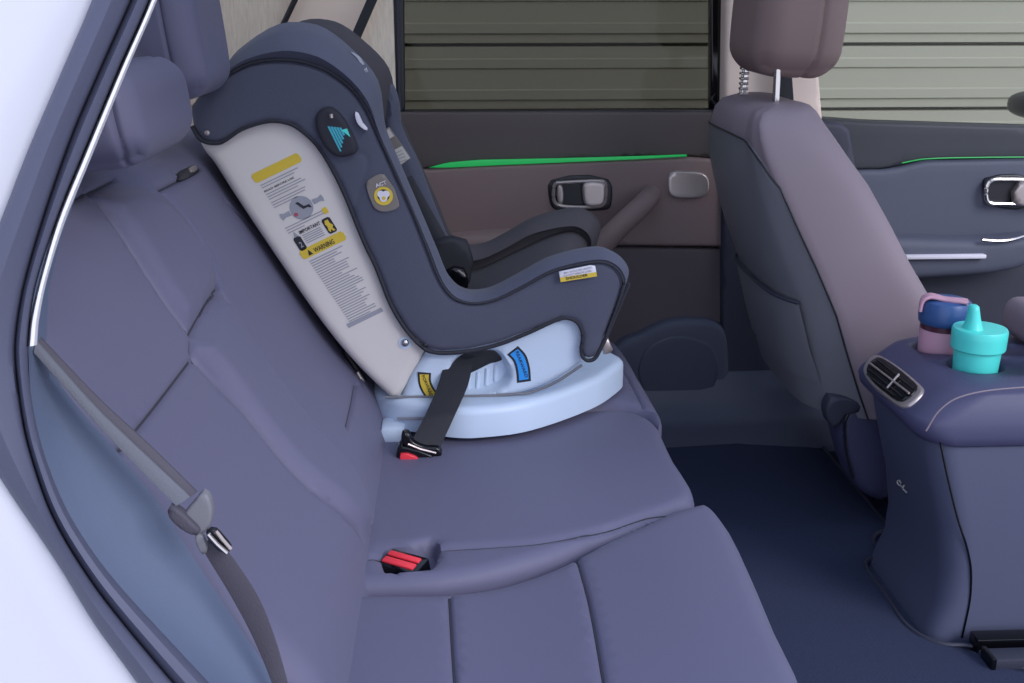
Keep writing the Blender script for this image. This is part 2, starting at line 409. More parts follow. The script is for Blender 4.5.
# far rear door
d1 = sroot('door_1', (.25, 2.42, .1), 'far rear car door with tinted window')
fd = FY(YD)
up = fd.px([(378, 112), (728, 112), (728, 160), (690, 156), (560, 160), (470, 163), (428, 168), (378, 178)])
panel('upper_panel', up, fd, .06, M['door_upper'], d1, r=.006, sm=1, step=.03)
mid = fd.px([(380, 172), (430, 169), (470, 165), (560, 162), (690, 157), (728, 160), (730, 246), (560, 244), (380, 246)])
panel('middle_panel', mid, FY(YD-.012), .05, M['door_mid'], d1, r=.008, sm=1, step=.02)
low = fd.px([(380, 248), (560, 246), (726, 248), (728, 330), (726, 425), (560, 440), (380, 440)])
panel('lower_panel', low, FY(YD-.004), .05, M['door_low'], d1, r=.008, sm=1, step=.02)
sp_ = FY(YD-.035).px([(640, 335), (665, 323), (700, 320), (722, 326), (729, 345), (729, 385), (720, 405), (695, 414), (655, 416), (612, 416), (600, 390), (606, 360), (622, 342)])
spk = panel('speaker_pocket', sp_, FY(YD-.035), .035, M['fdoor_mid'], d1, r=.016, sm=3, step=.015)
spc = FY(YD-.036).px([(650, 345), (680, 335), (710, 345), (718, 370), (708, 395), (680, 405), (650, 398), (638, 370)])
panel('speaker_grille', spc, FY(YD-.040), .008, M['sill'], spk, r=.004, sm=3, step=.01)
# green light strip
panel('light_strip', FY(YD-.012).px([(429, 167.5), (448, 162.5), (480, 159.8), (560, 158.2), (640, 156), (690, 154.3), (689, 156.2), (640, 159), (560, 162.5), (500, 165), (450, 167.5)]), FY(YD-.014), .004, M['led'], d1, r=.0008, sm=1, step=.02)
tube('light_strip', oY([(455, 240), (480, 240), (500, 240)], YD-.02), .005, M['led_dim'], d1, seg=6)
# handle
hb = FY(YD-.012).px([(551, 180), (608, 179), (611, 206), (605, 210), (556, 210), (550, 203)])
h = panel('handle_surround', hb, FY(YD-.016), .02, M['black'], d1, r=.004, sm=3, step=.008)
ring = oY([(556, 183), (580, 181.5), (603, 181.5), (606, 186), (605, 202), (600, 206), (575, 207), (558, 205), (554, 200), (554, 187), (556, 183)], YD-.026)
tube('handle_ring', smooth(ring), .004, M['satin'], h, seg=8)
panel('handle_lever', FY(YD-.02).px([(584, 182), (603, 182.5), (605, 187), (604, 201), (600, 205), (586, 205), (582, 194)]), FY(YD-.035), .016, M['satin'], h, r=.005, sm=3, step=.006)
panel('lock_tab', FY(YD-.02).px([(557, 185), (562, 185), (563, 203), (558, 203)]), FY(YD-.028), .01, M['satin'], h, r=.003, sm=2, step=.006)
# tweeter plate
panel('tweeter_plate', FY(YD-.016).px([(670, 173), (685, 171.5), (703, 173), (709, 180), (708, 193), (700, 198), (675, 198), (668, 192)]), FY(YD-.020), .012, M['satin'], d1, r=.005, sm=3, step=.008)
# grab handle
gh = smooth([at(x, y, (0, Y, 0), (0, 1, 0)) for x, y, Y in [(580, 268, 2.36), (600, 247, 2.345), (618, 228, 2.335), (636, 211, 2.338), (646, 201, 2.36), (651, 195, 2.41)]])
tube('grab_handle', gh, list(np.interp(np.linspace(0, 1, len(gh)), [0, .7, 1], [.026, .023, .022])), M['door_mid'], d1, seg=16)
arm = FY(YD-.06).px([(380, 250), (470, 235), (560, 232), (610, 236), (614, 250), (560, 262), (380, 270)])
panel('armrest', arm, FY(YD-.075), .07, M['door_mid'], d1, r=.02, sm=3, step=.02)
# window 1
w1 = sroot('window_1', (.2, 2.46, .79), 'dark tinted window of the far rear door')
fw = FY(2.45)
wl, wr, wb, wt = oY([(402, 113)], 2.45)[0][0], oY([(711, 113)], 2.45)[0][0], oY([(402, 112)], 2.45)[0][2], 1.22
box('pane', (wl-.03, wr+.03, 2.458, 2.462, wb-.04, wt), M['tint'], w1)
def fpx(pts, th, m, nm, par, Y=2.435, r=.004): return panel(nm, FY(Y).px(pts), FY(Y), th, m, par, r=r, sm=1, step=.03)
fpx([(383, -60), (403, -60), (405, 116), (383, 125)], .03, M['black'], 'window_frame', w1)
fpx([(711, -60), (727, -60), (728, 116), (711, 115)], .03, M['gloss_black'], 'window_frame', w1)
tube('window_seal', oY([(396, -60), (400, 112)], 2.43), .003, M['fdoor_low'], w1, seg=6)
box('belt_seal', (wl-.03, wr+.02, 2.425, 2.45, wb-.008, wb+.004), M['black'], w1, r=.002)
box('window_frame', (wl-.1, wr+.6, 2.43, 2.48, 1.2, 1.30), M['black'], w1, r=.004)

# middle pillar
struct(panel('trim_5', FY(2.39).px([(727, -60), (815, -60), (817, 40), (824, 126), (724, 118)]), FY(2.39), .06, M['trimwhite'], r=.012, sm=1, step=.03), 'cream trim of the far middle pillar')
struct(panel('trim_6', FY(2.395).px([(722, 112), (850, 124), (905, 450), (722, 440)]), FY(2.395), .05, M['fdoor_low'], r=.012, sm=1, step=.04), 'dark lower trim of the far middle pillar')

# far front door
d2 = sroot('door_2', (1.1, 2.42, .1), 'far front car door')
panel('upper_panel', fd.px([(815, 118), (870, 122), (1100, 129), (1100, 162), (1024, 158), (920, 160), (900, 165), (880, 169), (860, 169), (820, 172)]), FY(YD-.01), .07, M['fdoor_upper'], d2, r=.008, sm=1, step=.03)
panel('middle_panel', fd.px([(820, 172), (862, 169), (882, 169), (902, 165), (922, 160), (1024, 158), (1100, 160), (1100, 245), (960, 240), (880, 246), (820, 250)]), FY(YD-.02), .05, M['fdoor_mid'], d2, r=.012, sm=1, step=.02)
tube('light_strip', smooth(oY([(902, 163), (925, 159), (980, 157.5), (1060, 157)], YD-.022)), .0016, M['led_dim'], d2, seg=6)
panel('armrest', FY(YD-.07).px([(820, 240), (900, 238), (985, 240), (1030, 236), (1060, 242), (1040, 258), (1010, 270), (960, 276), (820, 276)]), FY(YD-.085), .085, M['fdoor_mid'], d2, r=.02, sm=2, step=.02)
box('chrome_strip', tuple(np.array([*sorted([oY([(905, 256)], 2.33)[0][0], oY([(985, 256)], 2.33)[0][0]]), 2.322, 2.34, oY([(940, 258.5)], 2.33)[0][2], oY([(940, 254.5)], 2.33)[0][2]])), M['label_white'], d2, r=.002)
panel('lower_panel', fd.px([(820, 262), (1100, 262), (1100, 430), (820, 430)]), FY(YD-.005), .05, M['fdoor_low'], d2, r=.01, sm=1, step=.04)
h = panel('handle_surround', FY(YD-.022).px([(985, 178), (1030, 178), (1030, 206), (988, 205), (984, 195)]), FY(YD-.028), .02, M['black'], d2, r=.004, sm=3, step=.01)
tube('handle_ring', smooth(oY([(1040, 180), (1005, 179.5), (990, 181), (986, 190), (988, 202), (1005, 204), (1040, 204)], YD-.035)), .005, M['chrome'], h, seg=8)
panel('handle_lever', FY(YD-.03).px([(1018, 181), (1050, 181), (1050, 203), (1012, 203)]), FY(YD-.045), .018, M['satin'], h, r=.005, sm=2, step=.01)
tube('pull_cup_rim', smooth(oY([(982, 240), (1000, 241), (1015, 239), (1040, 230)], YD-.09)), .004, M['chrome'], d2, seg=8)
w2 = sroot('window_2', (1.1, 2.46, .78), 'clear window of the far front door')
box('pane', (.80, 1.75, 2.458, 2.462, .74, 1.22), M['clear'], w2)
# black wing mirror beyond the front window
mx_ = oY([(1024, 103)], 2.62)[0]
bm = bmesh.new(); bmesh.ops.create_uvsphere(bm, u_segments=24, v_segments=14, radius=1)
for v in bm.verts:
    c = v.co; s_ = lambda t: math.copysign(abs(t)**.7, t)
    v.co = Vector((mx_[0]+.10+s_(c.x)*.10, 2.66+s_(c.y)*.10, mx_[2]+s_(c.z)*.035-.01))
wm = fin('wing_mirror', bm, M['black']); tag(wm, 'black wing mirror outside the front window at the right edge', 'mirror')

# near side: painted body, door seal, pillar trim
B0 = [(112, -60), (92, 0), (60, 75), (28, 150), (0, 222), (-28, 290), (-42, 360), (-34, 420), (0, 478), (57, 563), (95, 625), (137, 683), (185, 760)]
G1 = [(155, -60), (131, 0), (103, 63), (74, 130), (47, 206), (24, 285), (15, 345), (19, 395), (28, 445), (52, 516), (95, 587), (156, 663), (215, 730)]
G2 = [(170, -60), (150, 0), (120, 68), (92, 135), (62, 207), (36, 285), (28, 345), (31, 395), (43, 450), (68, 512), (108, 572), (172, 643), (235, 710)]
b0, g1, g2 = [np.array(smooth(c, False, 6)) for c in (B0, G1, G2)]
def mixrow(a, b, f, Y): return oY([tuple(p) for p in a*(1-f)+b*f], Y)
cb = sroot('car_body', (-.4, .78, 0), 'white car body around the open rear door')
out = b0-np.array([[1, .0]])*0
row0 = oY([tuple(p) for p in b0], .800)
rows = [np.array(row0)+[0, .02, 0], row0]
for dx, y in ((.004, .797), (.03, .795), (.10, .790), (.25, .785), (.6, .79), (1.2, .81)):
    rows.append([np.array(p)+[-dx*1.0, y-.80, -dx*.35 if p[2] < .78 else dx*.3] for p in row0])
loft('rear_wing', rows, M['paint'], cb)
rows = [mixrow(b0, g1, f, Y) for f, Y in ((0, .815), (.0, .797), (.04, .789), (.15, .784), (.5, .778), (.85, .786), (.95, .790), (1, .802))]
rows += [mixrow(g1, g2, f, Y) for f, Y in ((.12, .794), (.35, .789), (.7, .792), (.92, .80), (1.0, .86))]
seal = loft('trim_7', rows, M['seal'])
struct(seal, 'dark blue-grey rubber seal around the rear door opening')
E1 = [(165, -45), (150, 0), (120, 68), (82, 158), (56, 222), (38, 285), (30, 320), (27, 347)]
E2 = [(170, -45), (157, 0), (128, 68), (91, 158), (65, 222), (47, 280), (39, 320), (37, 345)]
e1, e2 = [np.array(smooth(c, False, 6)) for c in (E1, E2)]
ps = loft('trim_8', [mixrow(e1, e2, f, Y) for f, Y in ((0, .85), (0.05, .812), (.3, .796), (.7, .796), (.97, .81), (1, .85), (.5, .86))], M['pillar_edge'])
struct(ps, 'thin pale plastic edge of the near rear pillar trim')
# near quarter inner wall behind the pillar
inner = [tuple(fp) for fp in FY(.87).px([(150, -60), (135, 0), (110, 68), (75, 158), (50, 222), (30, 290), (25, 350), (30, 410), (50, 470), (90, 550), (150, 620), (230, 710)])]
struct(panel('wall_right', inner+[(-.1, 0.03), (-1.2, .03), (-1.2, 1.3)], FY(.885), .03, M['vinyl'], r=.004, sm=1, step=.06), 'near side rear wall of the cabin')
V1 = G2[6:]
V2 = [(38, 343), (52, 372), (80, 410), (120, 455), (160, 505), (195, 560), (245, 635), (290, 700)]
v1, v2 = [resamp(smooth(c, False, 6), 40) for c in (V1, V2)]
rows = [mixrow(v1, v2, f, Y) for f, Y in ((0, .86), (.1, .868), (.3, .885), (.6, .905), (1, .93))]
rows.append([np.array(p)+[-.05, .04, -.02] for p in rows[-1]])
rows2 = []
struct(loft('trim_9', rows, M['vinyl']), 'dark blue-grey plastic trim between the near seat back and the door seal')
# near sill & pillar base closing the opening below the seat
struct(box('trim_10', (-.25, 1.6, .78, .86, -.02, .12), M['sill'], r=.01), 'near side door sill')

# ================================================================== REAR BENCH
bench = thing('rear_bench_seat', 'purple-grey three-seat rear bench with stitched cushions and headrests', 'car seat', (.1, 1.58, .07))
a30 = math.radians(30); bo = oZ([(350, 600)], .33)[0]; bo[1] = 0
FB = Frame(bo, (0, 1, 0), (-math.sin(a30), 0, math.cos(a30)), (math.cos(a30), 0, math.sin(a30)))
bp = lambda pts: FB.px(pts)
outline = [(.925, -.08), (2.24, -.08), (2.26, .0), (2.26, .50), (2.22, .57), (2.0, .585), (1.60, .585), (1.50, .60), (1.35, .62), (1.05, .62), (.95, .59), (.93, .45), (.925, .2)]
bol1 = bp([(92, 192), (150, 193), (196, 245), (214, 282), (189, 330), (160, 300), (137, 262), (117, 230)])
bol2 = bp([(216, 296), (258, 362), (300, 420), (331, 464), (362, 532), (350, 545), (303, 497), (262, 445), (215, 383), (188, 350), (194, 330)])
seams = [bp(s) for s in ([(157, 192), (180, 216), (203, 250), (216, 287)], [(216, 290), (258, 358), (300, 418), (331, 464), (352, 505), (364, 537), (362, 560)],
         [(90, 190), (117, 235), (137, 267), (165, 310), (187, 340), (190, 362), (240, 415), (303, 497), (350, 546)],
         [(216, 288), (202, 308), (187, 337)], [(188, 363), (160, 400), (132, 436), (110, 465)],
         [(157, 192), (175, 183), (200, 170)], [(60, 205), (92, 191), (118, 178)],
         [(225, 205), (262, 245), (304, 298), (334, 348), (347, 378), (352, 392)], [(346, 390), (342, 410), (336, 434)])]
def backh(V):  # lower lip rolls over the cushion, upper edge rolls back
    return .018*np.exp(-((V[:, 1]-.06)/.08)**2)-.02*np.clip((V[:, 1]-.50)/.1, 0, 1)**2
bk_ = panel('backrest', outline, FB, .10, M['leather'], bench, r=.035, step=.014, sm=1, bulge=.006, seams=seams, sd=.008, sw=.003,
      dents=[(bol1, -.012, .032), (bol2, -.014, .032)], hfn=backh)
box('backrest_frame', (-.75, -.28, .96, 2.2, .07, .33), M['shell_dark'], bench, r=.02)
# cushions
cy = [(690, 505), (640, 527), (600, 540), (560, 556), (500, 573), (440, 584), (390, 588), (335, 590)]
edge1 = [tuple(p) for p in FZ(.33).px(cy)]
FC = FZ(.335)
s1 = FZ(.335).px([(449, 588), (452, 640), (455, 683), (457, 740)]); s2 = FZ(.335).px([(577, 552), (590, 600), (605, 683), (612, 730)])
near_out = [(-.20, .915), (.30, .905), (.352, .93), (.362, 1.1), (.37, 1.3), (.365, 1.40), (.345, 1.432)]+edge1[1:]+[(-.20, 1.24)]
def ch(V): return .010*np.exp(-((V[:, 0]-.30)/.10)**2)-.014*np.exp(-((V[:, 0]-.05)/.12)**2)
c1_ = panel('seat_cushion', near_out, FC, .20, M['leather'], bench, r=.03, step=.016, sm=2, seams=[s1, s2], sd=.006, sw=.003, hfn=ch)
rec = FZ(.335).px([(384, 546), (410, 543), (433, 537), (441, 543), (440, 556), (432, 568), (405, 572), (383, 571)])
mid_out = [(-.20, 1.245)]+[(x, y+.006) for x, y in edge1[1:][::-1]]+[(.335, 1.445), (.345, 1.50), (.338, 1.60), (.338, 1.70), (.338, 1.742), (.325, 1.785), (.30, 1.81), (.25, 1.82), (.15, 1.805), (0, 1.78), (-.20, 1.77)]
s3 = FZ(.335).px([(441, 548), (490, 545), (540, 541), (600, 529), (650, 513), (684, 504)])
s3b = FZ(.335).px([(345, 558), (365, 557), (383, 556)])
c2_ = panel('seat_cushion', mid_out, FC, .20, M['leather'], bench, r=.022, step=.014, sm=2, seams=[s3, s3b], sd=.006, sw=.006, dents=[(rec, .026, .009)])
far_out = [(-.20, 1.775), (0, 1.785), (.15, 1.811), (.25, 1.826), (.30, 1.816), (.33, 1.79), (.345, 1.765), (.352, 1.80), (.345, 2.0), (.34, 2.16), (.32, 2.24), (.25, 2.27), (-.2, 2.27)]
s4 = [(.322, 1.82), (.32, 1.9), (.313, 2.1), (.30, 2.26)]
panel('seat_cushion', far_out, FZ(.34), .20, M['leather'], bench, r=.03, step=.016, sm=2, seams=[s4], sd=.006, sw=.004)
box('cushion_base', (-.2, .30, .96, 2.22, .07, .20), M['shell_dark'], bench, r=.02)
# sewn seams laid in the grooves
from mathutils.bvhtree import BVHTree
M['thread'] = mat('seam_thread', '#34343f', .8)
def sew(o, fr, lines, r=.0017):
    w0 = wloc(o); t = BVHTree.FromPolygons([v.co+w0 for v in o.data.vertices], [tuple(p.vertices) for p in o.data.polygons])
    for l in lines:
        l = resamp(l if len(l) < 3 else smooth([list(a) for a in l], False, 4), 40); P = []
        for q in fr.w(l, [.08]*len(l)):
            h = t.ray_cast(Vector(q), Vector(-fr.n))
            if h[0] is not None: P.append(h[0]+Vector(fr.n)*r*.7)
        if len(P) > 3: tube('seam', P, r, M['thread'], o, seg=6)
sew(bk_, FB, seams)
sew(c1_, FC, [s1, s2]); sew(c2_, FC, [s3, s3b], .0009)

# headrests
def headrest(name, x0, x1, y0, y1, z0, z1, m, par, tilt=0, seamy=None, rr=.035, posts=True):
    bm = bmesh.new(); bmesh.ops.create_cube(bm, size=2)
    bmesh.ops.subdivide_edges(bm, edges=bm.edges[:], cuts=39, use_grid_fill=True)
    cx, cyy, cz = (x0+x1)/2, (y0+y1)/2, (z0+z1)/2; hx, hy, hz = (x1-x0)/2, (y1-y0)/2, (z1-z0)/2
    for v in bm.verts:
        c = np.array(v.co[:]); q = c*np.array([hx, hy, hz])
        lo = np.clip(q, -np.array([hx, hy, hz])+rr, np.array([hx, hy, hz])-rr); d = q-lo; L = np.linalg.norm(d)
        if L > 1e-9:
            mxx = np.abs(d).max(); d = d/L*min(rr, mxx if mxx < rr else rr)
        q = lo+d
        f = 1-.12*max(0, -c[2])**2
        q[1] *= f*(1-.05*c[2]**2); q[0] *= 1+.04*(1-c[1]**2)
        if seamy is not None:
            e = abs(q[0]/hx-seamy+.12*c[2]**4)
            q *= 1-.035*math.exp(-(e/.05)**2)
        v.co = Vector(q)
    if tilt: bmesh.ops.rotate(bm, verts=bm.verts, cent=(0, 0, 0), matrix=Matrix.Rotation(tilt, 3, 'Y'))
    for v in bm.verts: v.co += Vector((cx, cyy, cz))
    return fin(name, bm, m, par, angle=60)
headrest('headrest', -.440, -.318, 1.12, 1.385, .856, .962, M['leather'], bench, tilt=-.12, seamy=.66)
headrest('headrest', -.435, -.340, 1.505, 1.73, .895, 1.08, M['leather'], bench, tilt=-.10, seamy=.2)
for y in (1.57, 1.67):
    tube('headrest_post', [(-.455, y, .78), (-.39, y, .93)], .006, M['chrome'], bench, seg=8)
tb = bp([(174, 176), (184, 169), (196, 166), (198, 172), (188, 178), (178, 182)])
panel('belt_guide', tb, Frame(FB.o+FB.n*.004, FB.u, FB.v, FB.n), .006, M['black'], bench, r=.002, sm=2, step=.01)
panel('release_tab', bp([(186, 170), (194, 167), (195, 171), (188, 174)]), Frame(FB.o+FB.n*.006, FB.u, FB.v, FB.n), .006, M['satin'], bench, r=.001, sm=2, step=.01)
for (x, y) in ((344, 560), (318, 674)):
    c = at(x, y, FB.o+FB.n*.016, FB.n)
    bm = bmesh.new()
    tube_bm(bm, [c+np.array([0, math.cos(t), 0])*.004+FB.v*(math.sin(t)*.004+.005) for t in np.linspace(0, 6.28, 12)], .0017, 6)
    tube_bm(bm, [c+np.array([0, -.004, 0])-FB.v*.001, c+np.array([0, .002, 0])-FB.v*.009, c+np.array([0, .007, 0])-FB.v*.004], .0017, 6)
    fin('anchor_tag', bm, M['chrome'], bench)

# belt buckle in the near recess
def buckle(loc, label, rz, tilt):
    t = thing('seat_belt_buckle', label, 'buckle', loc, 'rear seat belt buckles')
    t.rotation_euler = (tilt[0], tilt[1], rz)
    bm = bmesh.new(); box_bm(bm, -.030, .030, -.018, .018, -.030, .010, .004); b = fin('housing', bm, M['gloss_black']); 
    bm = bmesh.new(); box_bm(bm, -.026, .022, -.012, -.001, .006, .0125, .0015); r1 = fin('release_button', bm, M['red'])
    bm = bmesh.new(); box_bm(bm, -.026, .022, .002, .011, .006, .0125, .0015); r2 = fin('release_button', bm, M['red'])
    for o in (b, r1, r2): o.parent = t; 
    return t
p = at(401, 557, (0, 0, .335), (0, 0, 1)); buckle((p[0]+.004, p[1]-.004, .323), 'black buckle with red button in the recess of the near cushion gap', -.55, (.22, 0))

# near seat belt
nb_ = thing('seat_belt', 'grey near-side seat belt hanging across the near seat back to the door side', 'seat belt', (-.3, .9, .40))
strip_px('webbing', [(36, 333), (100, 400), (150, 446), (197, 492)], [(35, 345), (95, 412), (143, 460), (186, 500)], [.90, .895], [.893, .887], .002, M['webgrey'], nb_)
strip_px('webbing', [(36, 341), (96, 408), (145, 455), (190, 497)], [(34, 353), (92, 419), (137, 467), (176, 506)], [.889, .886], [.885, .88], .002, M['weblight'], nb_)
strip_px('webbing', [(214, 538), (232, 558), (258, 598), (275, 640), (289, 690), (300, 740)], [(200, 545), (210, 562), (232, 598), (254, 640), (274, 690), (285, 740)], [.885, .90], [.885, .90], .002, M['webgrey'], nb_)
kp = FY(.884).px([(196, 499), (204, 491), (210, 497), (213, 510), (211, 524), (204, 532), (194, 532), (186, 526), (183, 516), (188, 508)])
panel('belt_guide', kp, FY(.880), .010, M['shell_dark'], nb_, r=.003, sm=3, step=.006)
panel('guide_lip', FY(.876).px([(170, 507), (178, 509), (190, 520), (200, 531), (196, 536), (182, 530), (171, 520), (167, 512)]), FY(.874), .010, M['webgrey'], nb_, r=.003, sm=3, step=.006)
tg = panel('tongue', FY(.878).px([(206, 532), (214, 528), (222, 536), (231, 547), (229, 552), (220, 552), (210, 542)]), FY(.876), .006, M['black'], nb_, r=.002, sm=2, step=.006)
tube('tongue_bar', oY([(208, 534), (217, 544), (227, 553)], .872), .0022, M['chrome'], tg, seg=8)
tube('tongue_clip', oY([(216, 531), (223, 540), (231, 549)], .873), .0016, M['satin'], tg, seg=8)
panel('lower_clip', FY(.878).px([(194, 535), (202, 536), (207, 550), (203, 556), (198, 550)]), FY(.878), .006, M['shell_dark'], nb_, r=.002, sm=2, step=.006)

# ================================================================== CHILD SEAT
YN, YC = 1.70, 1.91
cs = thing('child_car_seat', 'dark grey fabric child car seat with pale shell strapped on the far rear seat', 'child seat', (.08, YC, .335))
mir = lambda P: [np.array([p[0], 2*YC-p[1], p[2]]) for p in P]
base = [(-.135, 1.74), (-.10, 1.705), (-.02, 1.668), (.02, 1.662), (.096, 1.68), (.166, 1.728), (.24, 1.80), (.285, 1.87), (.30, 1.91)]
base = base+[(x, 2*YC-y) for x, y in base[:-1][::-1]]+[(-.15, 2.05), (-.155, 1.91), (-.15, 1.77)]
bs = panel('base', base, FZ(.398), .052, M['cs_base'], cs, r=.014, sm=4, step=.012)
for x, y in ((-.108, 1.70), (-.108, 2.09)):
    box('base_foot', (x-.024, x+.016, y-.022, y+.03, .330, .36), M['cs_base'], cs, r=.006)
sf = FY(YN+.015)
upper = [(197, 141), (211, 162), (232, 195), (258, 234), (285, 274), (310, 310), (335, 343), (356, 367), (378, 389), (392, 401), (399, 401), (412, 376), (426, 350),
         (420, 325), (395, 290), (372, 235), (347, 178), (320, 130), (293, 112), (268, 108), (240, 118), (215, 132)]
us = panel('shell', sf.px(upper), sf, .39, M['cs_shell'], cs, r=.018, sm=2, step=.014)
sl = FY(YN+.017)
lower = [(427, 351), (400, 401), (418, 406), (440, 408), (475, 405), (512, 398), (550, 384), (582, 364), (592, 350), (592, 325), (570, 305), (520, 322), (480, 335), (440, 338)]
hole = [(449, 366), (458, 355), (475, 350), (496, 349), (508, 360), (513, 378), (503, 391), (480, 399), (458, 398), (449, 385)]
ls = panel('cradle', sl.px(lower), sl, .386, M['cs_base'], cs, r=.014, sm=2, step=.008, dents=[(sl.px(hole), .026, .012)])
panel('belt_slot', FY(YN+.040).px([(452, 357), (470, 349), (497, 350), (505, 359), (490, 364), (470, 374), (452, 378)]), FY(YN+.040), .02, M['black'], cs, r=.003, sm=2, step=.01)
tube('cradle_shade_line', smooth([(-.125, YN+.016, .3995), (-.04, YN+.015, .3992), (.05, YN+.015, .3995), (.09, YN+.014, .402)]+oY([(530, 392.5), (555, 382.5), (582, 365)], YN+.014)), .0024, M['shell_dark'], cs, seg=6)  # dark tube stands in for the shade line where the cradle meets the base
strip_px('rating_plate', [(397, 417.5), (427, 417)], [(397, 420.5), (427, 420)], [1.700, 1.670], [1.700, 1.670], .001, M['greyink'], cs)
for k in range(4):
    x, y = 469+k*9, 384-k*4
    tube('grip_rib', oY([(x-1, y+9), (x, y-8)], YN+.0435), .0035, M['cs_base'], ls, seg=8)
# fabric sides
pairs = [((198, 96), (189, 89), 1.71), ((217, 81), (217, 76), 1.74), ((251, 63), (238, 50), 1.76), ((289, 60), (279, 24), 1.775), ((322, 68), (318, 25), 1.78), ((350, 87), (350, 47), 1.775),
         ((366, 108), (378, 80), 1.76), ((378, 134), (386, 128), 1.735), ((392, 165), (400, 163), 1.73), ((412, 210), (418, 205), 1.73), ((428, 250), (436, 246), 1.73), ((440, 280), (449, 277), 1.73),
         ((453, 297), (460, 289), 1.73), ((472, 303), (472, 293), 1.73), ((494, 300), (491, 290), 1.73), ((522, 287), (518, 276), 1.73), ((550, 272), (547, 260), 1.73), ((580, 264), (577, 251), 1.73),
         ((604, 262), (603, 248), 1.73), ((618, 270), (621, 257), 1.73), ((623, 285), (629, 273), 1.72), ((606, 335), (608, 336), 1.71)]
A = np.array(smooth([p[0] for p in pairs], False, 4)); B = np.array(smooth([p[1] for p in pairs], False, 4))
yb = np.array(smooth([(p[2], 0) for p in pairs], False, 4))[:, 0]
k = len(A); wt = np.interp(np.arange(k)/(k-1)*21, [0, 6, 8, 21], [1, 1, 0, 0])
r0 = oY([tuple(p) for p in A], YN+.004); r0[:] = [np.array(p) for p in r0]
r3 = [at(b[0], b[1], (0, y, 0), (0, 1, 0)) for b, y in zip(B, yb)]
r1 = [p*.72+q*.28+np.array([0, -.004-.010*w_, 0])-np.array([0, .28*(q[1]-p[1]), 0]) for p, q, w_ in zip(r0, r3, wt)]
r2 = [p*.25+q*.75-np.array([0, (.4*(q[1]-p[1])), 0]) for p, q, w_ in zip(r0, r3, wt)]
r4 = [np.array([p[0]*.3+q[0]*.7, q[1]+.035, p[2]*.3+q[2]*.7]) for p, q in zip(r0, r3)]
r5 = [np.array([p[0], q[1]+.05, p[2]])+np.array([-.01, 0, -.01]) for p, q in zip(r0, r3)]
rr = [r0, r1, r2, r3, r4, r5]
side = [tuple(p) for p in A[:]]+[(600, 350), (594, 359), (586, 360), (581, 352), (583, 336), (577, 322), (563, 318), (530, 331), (500, 343), (470, 350), (440, 352), (425, 348),
        (407, 331), (391, 305), (376, 267), (364, 242), (340, 184), (317, 145), (293, 125), (270, 121), (242, 129), (222, 142), (210, 143), (200, 139), (192, 126), (190, 108)]
fs = FY(YN)
sseams = [fs.px([(330, 160), (345, 160), (358, 152), (368, 160), (362, 185), (352, 215)])]
near_side = panel('side_cover', fs.px(side), fs, .055, M['cs_fabric'], cs, r=.010, sm=1, step=.012, bulge=.004, seams=sseams, sd=.002, sw=.004)
loft('wing_cover', rr, M['cs_fabric'], cs, angle=70)
piping = tube('piping', [np.array(p)+[0, -.003, 0] for p in oY([tuple(p) for p in A], YN+.001)], .0022, M['cs_piping'], near_side, seg=6)
low_pipe = smooth(oY([(192, 126), (200, 139), (210, 143), (222, 142), (242, 129), (270, 121), (293, 125), (317, 145), (340, 184), (364, 242), (376, 267), (391, 305), (407, 331), (425, 349), (440, 353), (470, 351), (500, 344), (530, 332), (563, 318), (577, 322), (583, 336), (581, 352), (586, 360), (594, 359), (600, 350), (607, 335), (629, 283)], YN+.004), False, 4)
tube('hem', low_pipe, .0035, M['cs_piping'], near_side, seg=6)
# far side (mirror)
far_pts = [np.array([p[0], 2*YC-p[1], p[2]]) for p in [fs.o+u*fs.u+v*fs.v for u, v in fs.px(side)]]
ff = Frame((0, 2*YC-YN, 0), (1, 0, 0), (0, 0, 1), (0, 1, 0))
panel('side_cover', ff.uv(far_pts), ff, .055, M['cs_dark'], cs, r=.010, sm=1, step=.02)
loft('wing_cover', [mir(r) for r in rr], M['cs_dark'], cs, angle=70)
# inner pad
prof = oY(smooth([(262, 60), (300, 55), (330, 90), (356, 140), (383, 195), (408, 250), (430, 292), (450, 318), (480, 322), (530, 300), (570, 282), (600, 276), (616, 290), (606, 335)], False, 4), YN)
rows = []
for y, dn in ((1.735, -.0), (1.76, -.004), (1.80, -.02), (1.86, -.03), (1.91, -.033), (1.96, -.03), (2.02, -.02), (2.06, -.004), (2.085, 0)):
    rows.append([np.array([p[0]+dn, y, p[2]+dn*.3]) for p in prof])
loft('seat_pad', rows, M['cs_dark'], cs, angle=80)
backrow = oY(smooth([(262, 60), (235, 75), (215, 95), (210, 120), (225, 150)], False, 4), YN)
loft('back_cover', [[np.array([p[0], y, p[2]]) for p in backrow] for y in (1.74, 1.9, 2.08)], M['cs_dark'], cs)
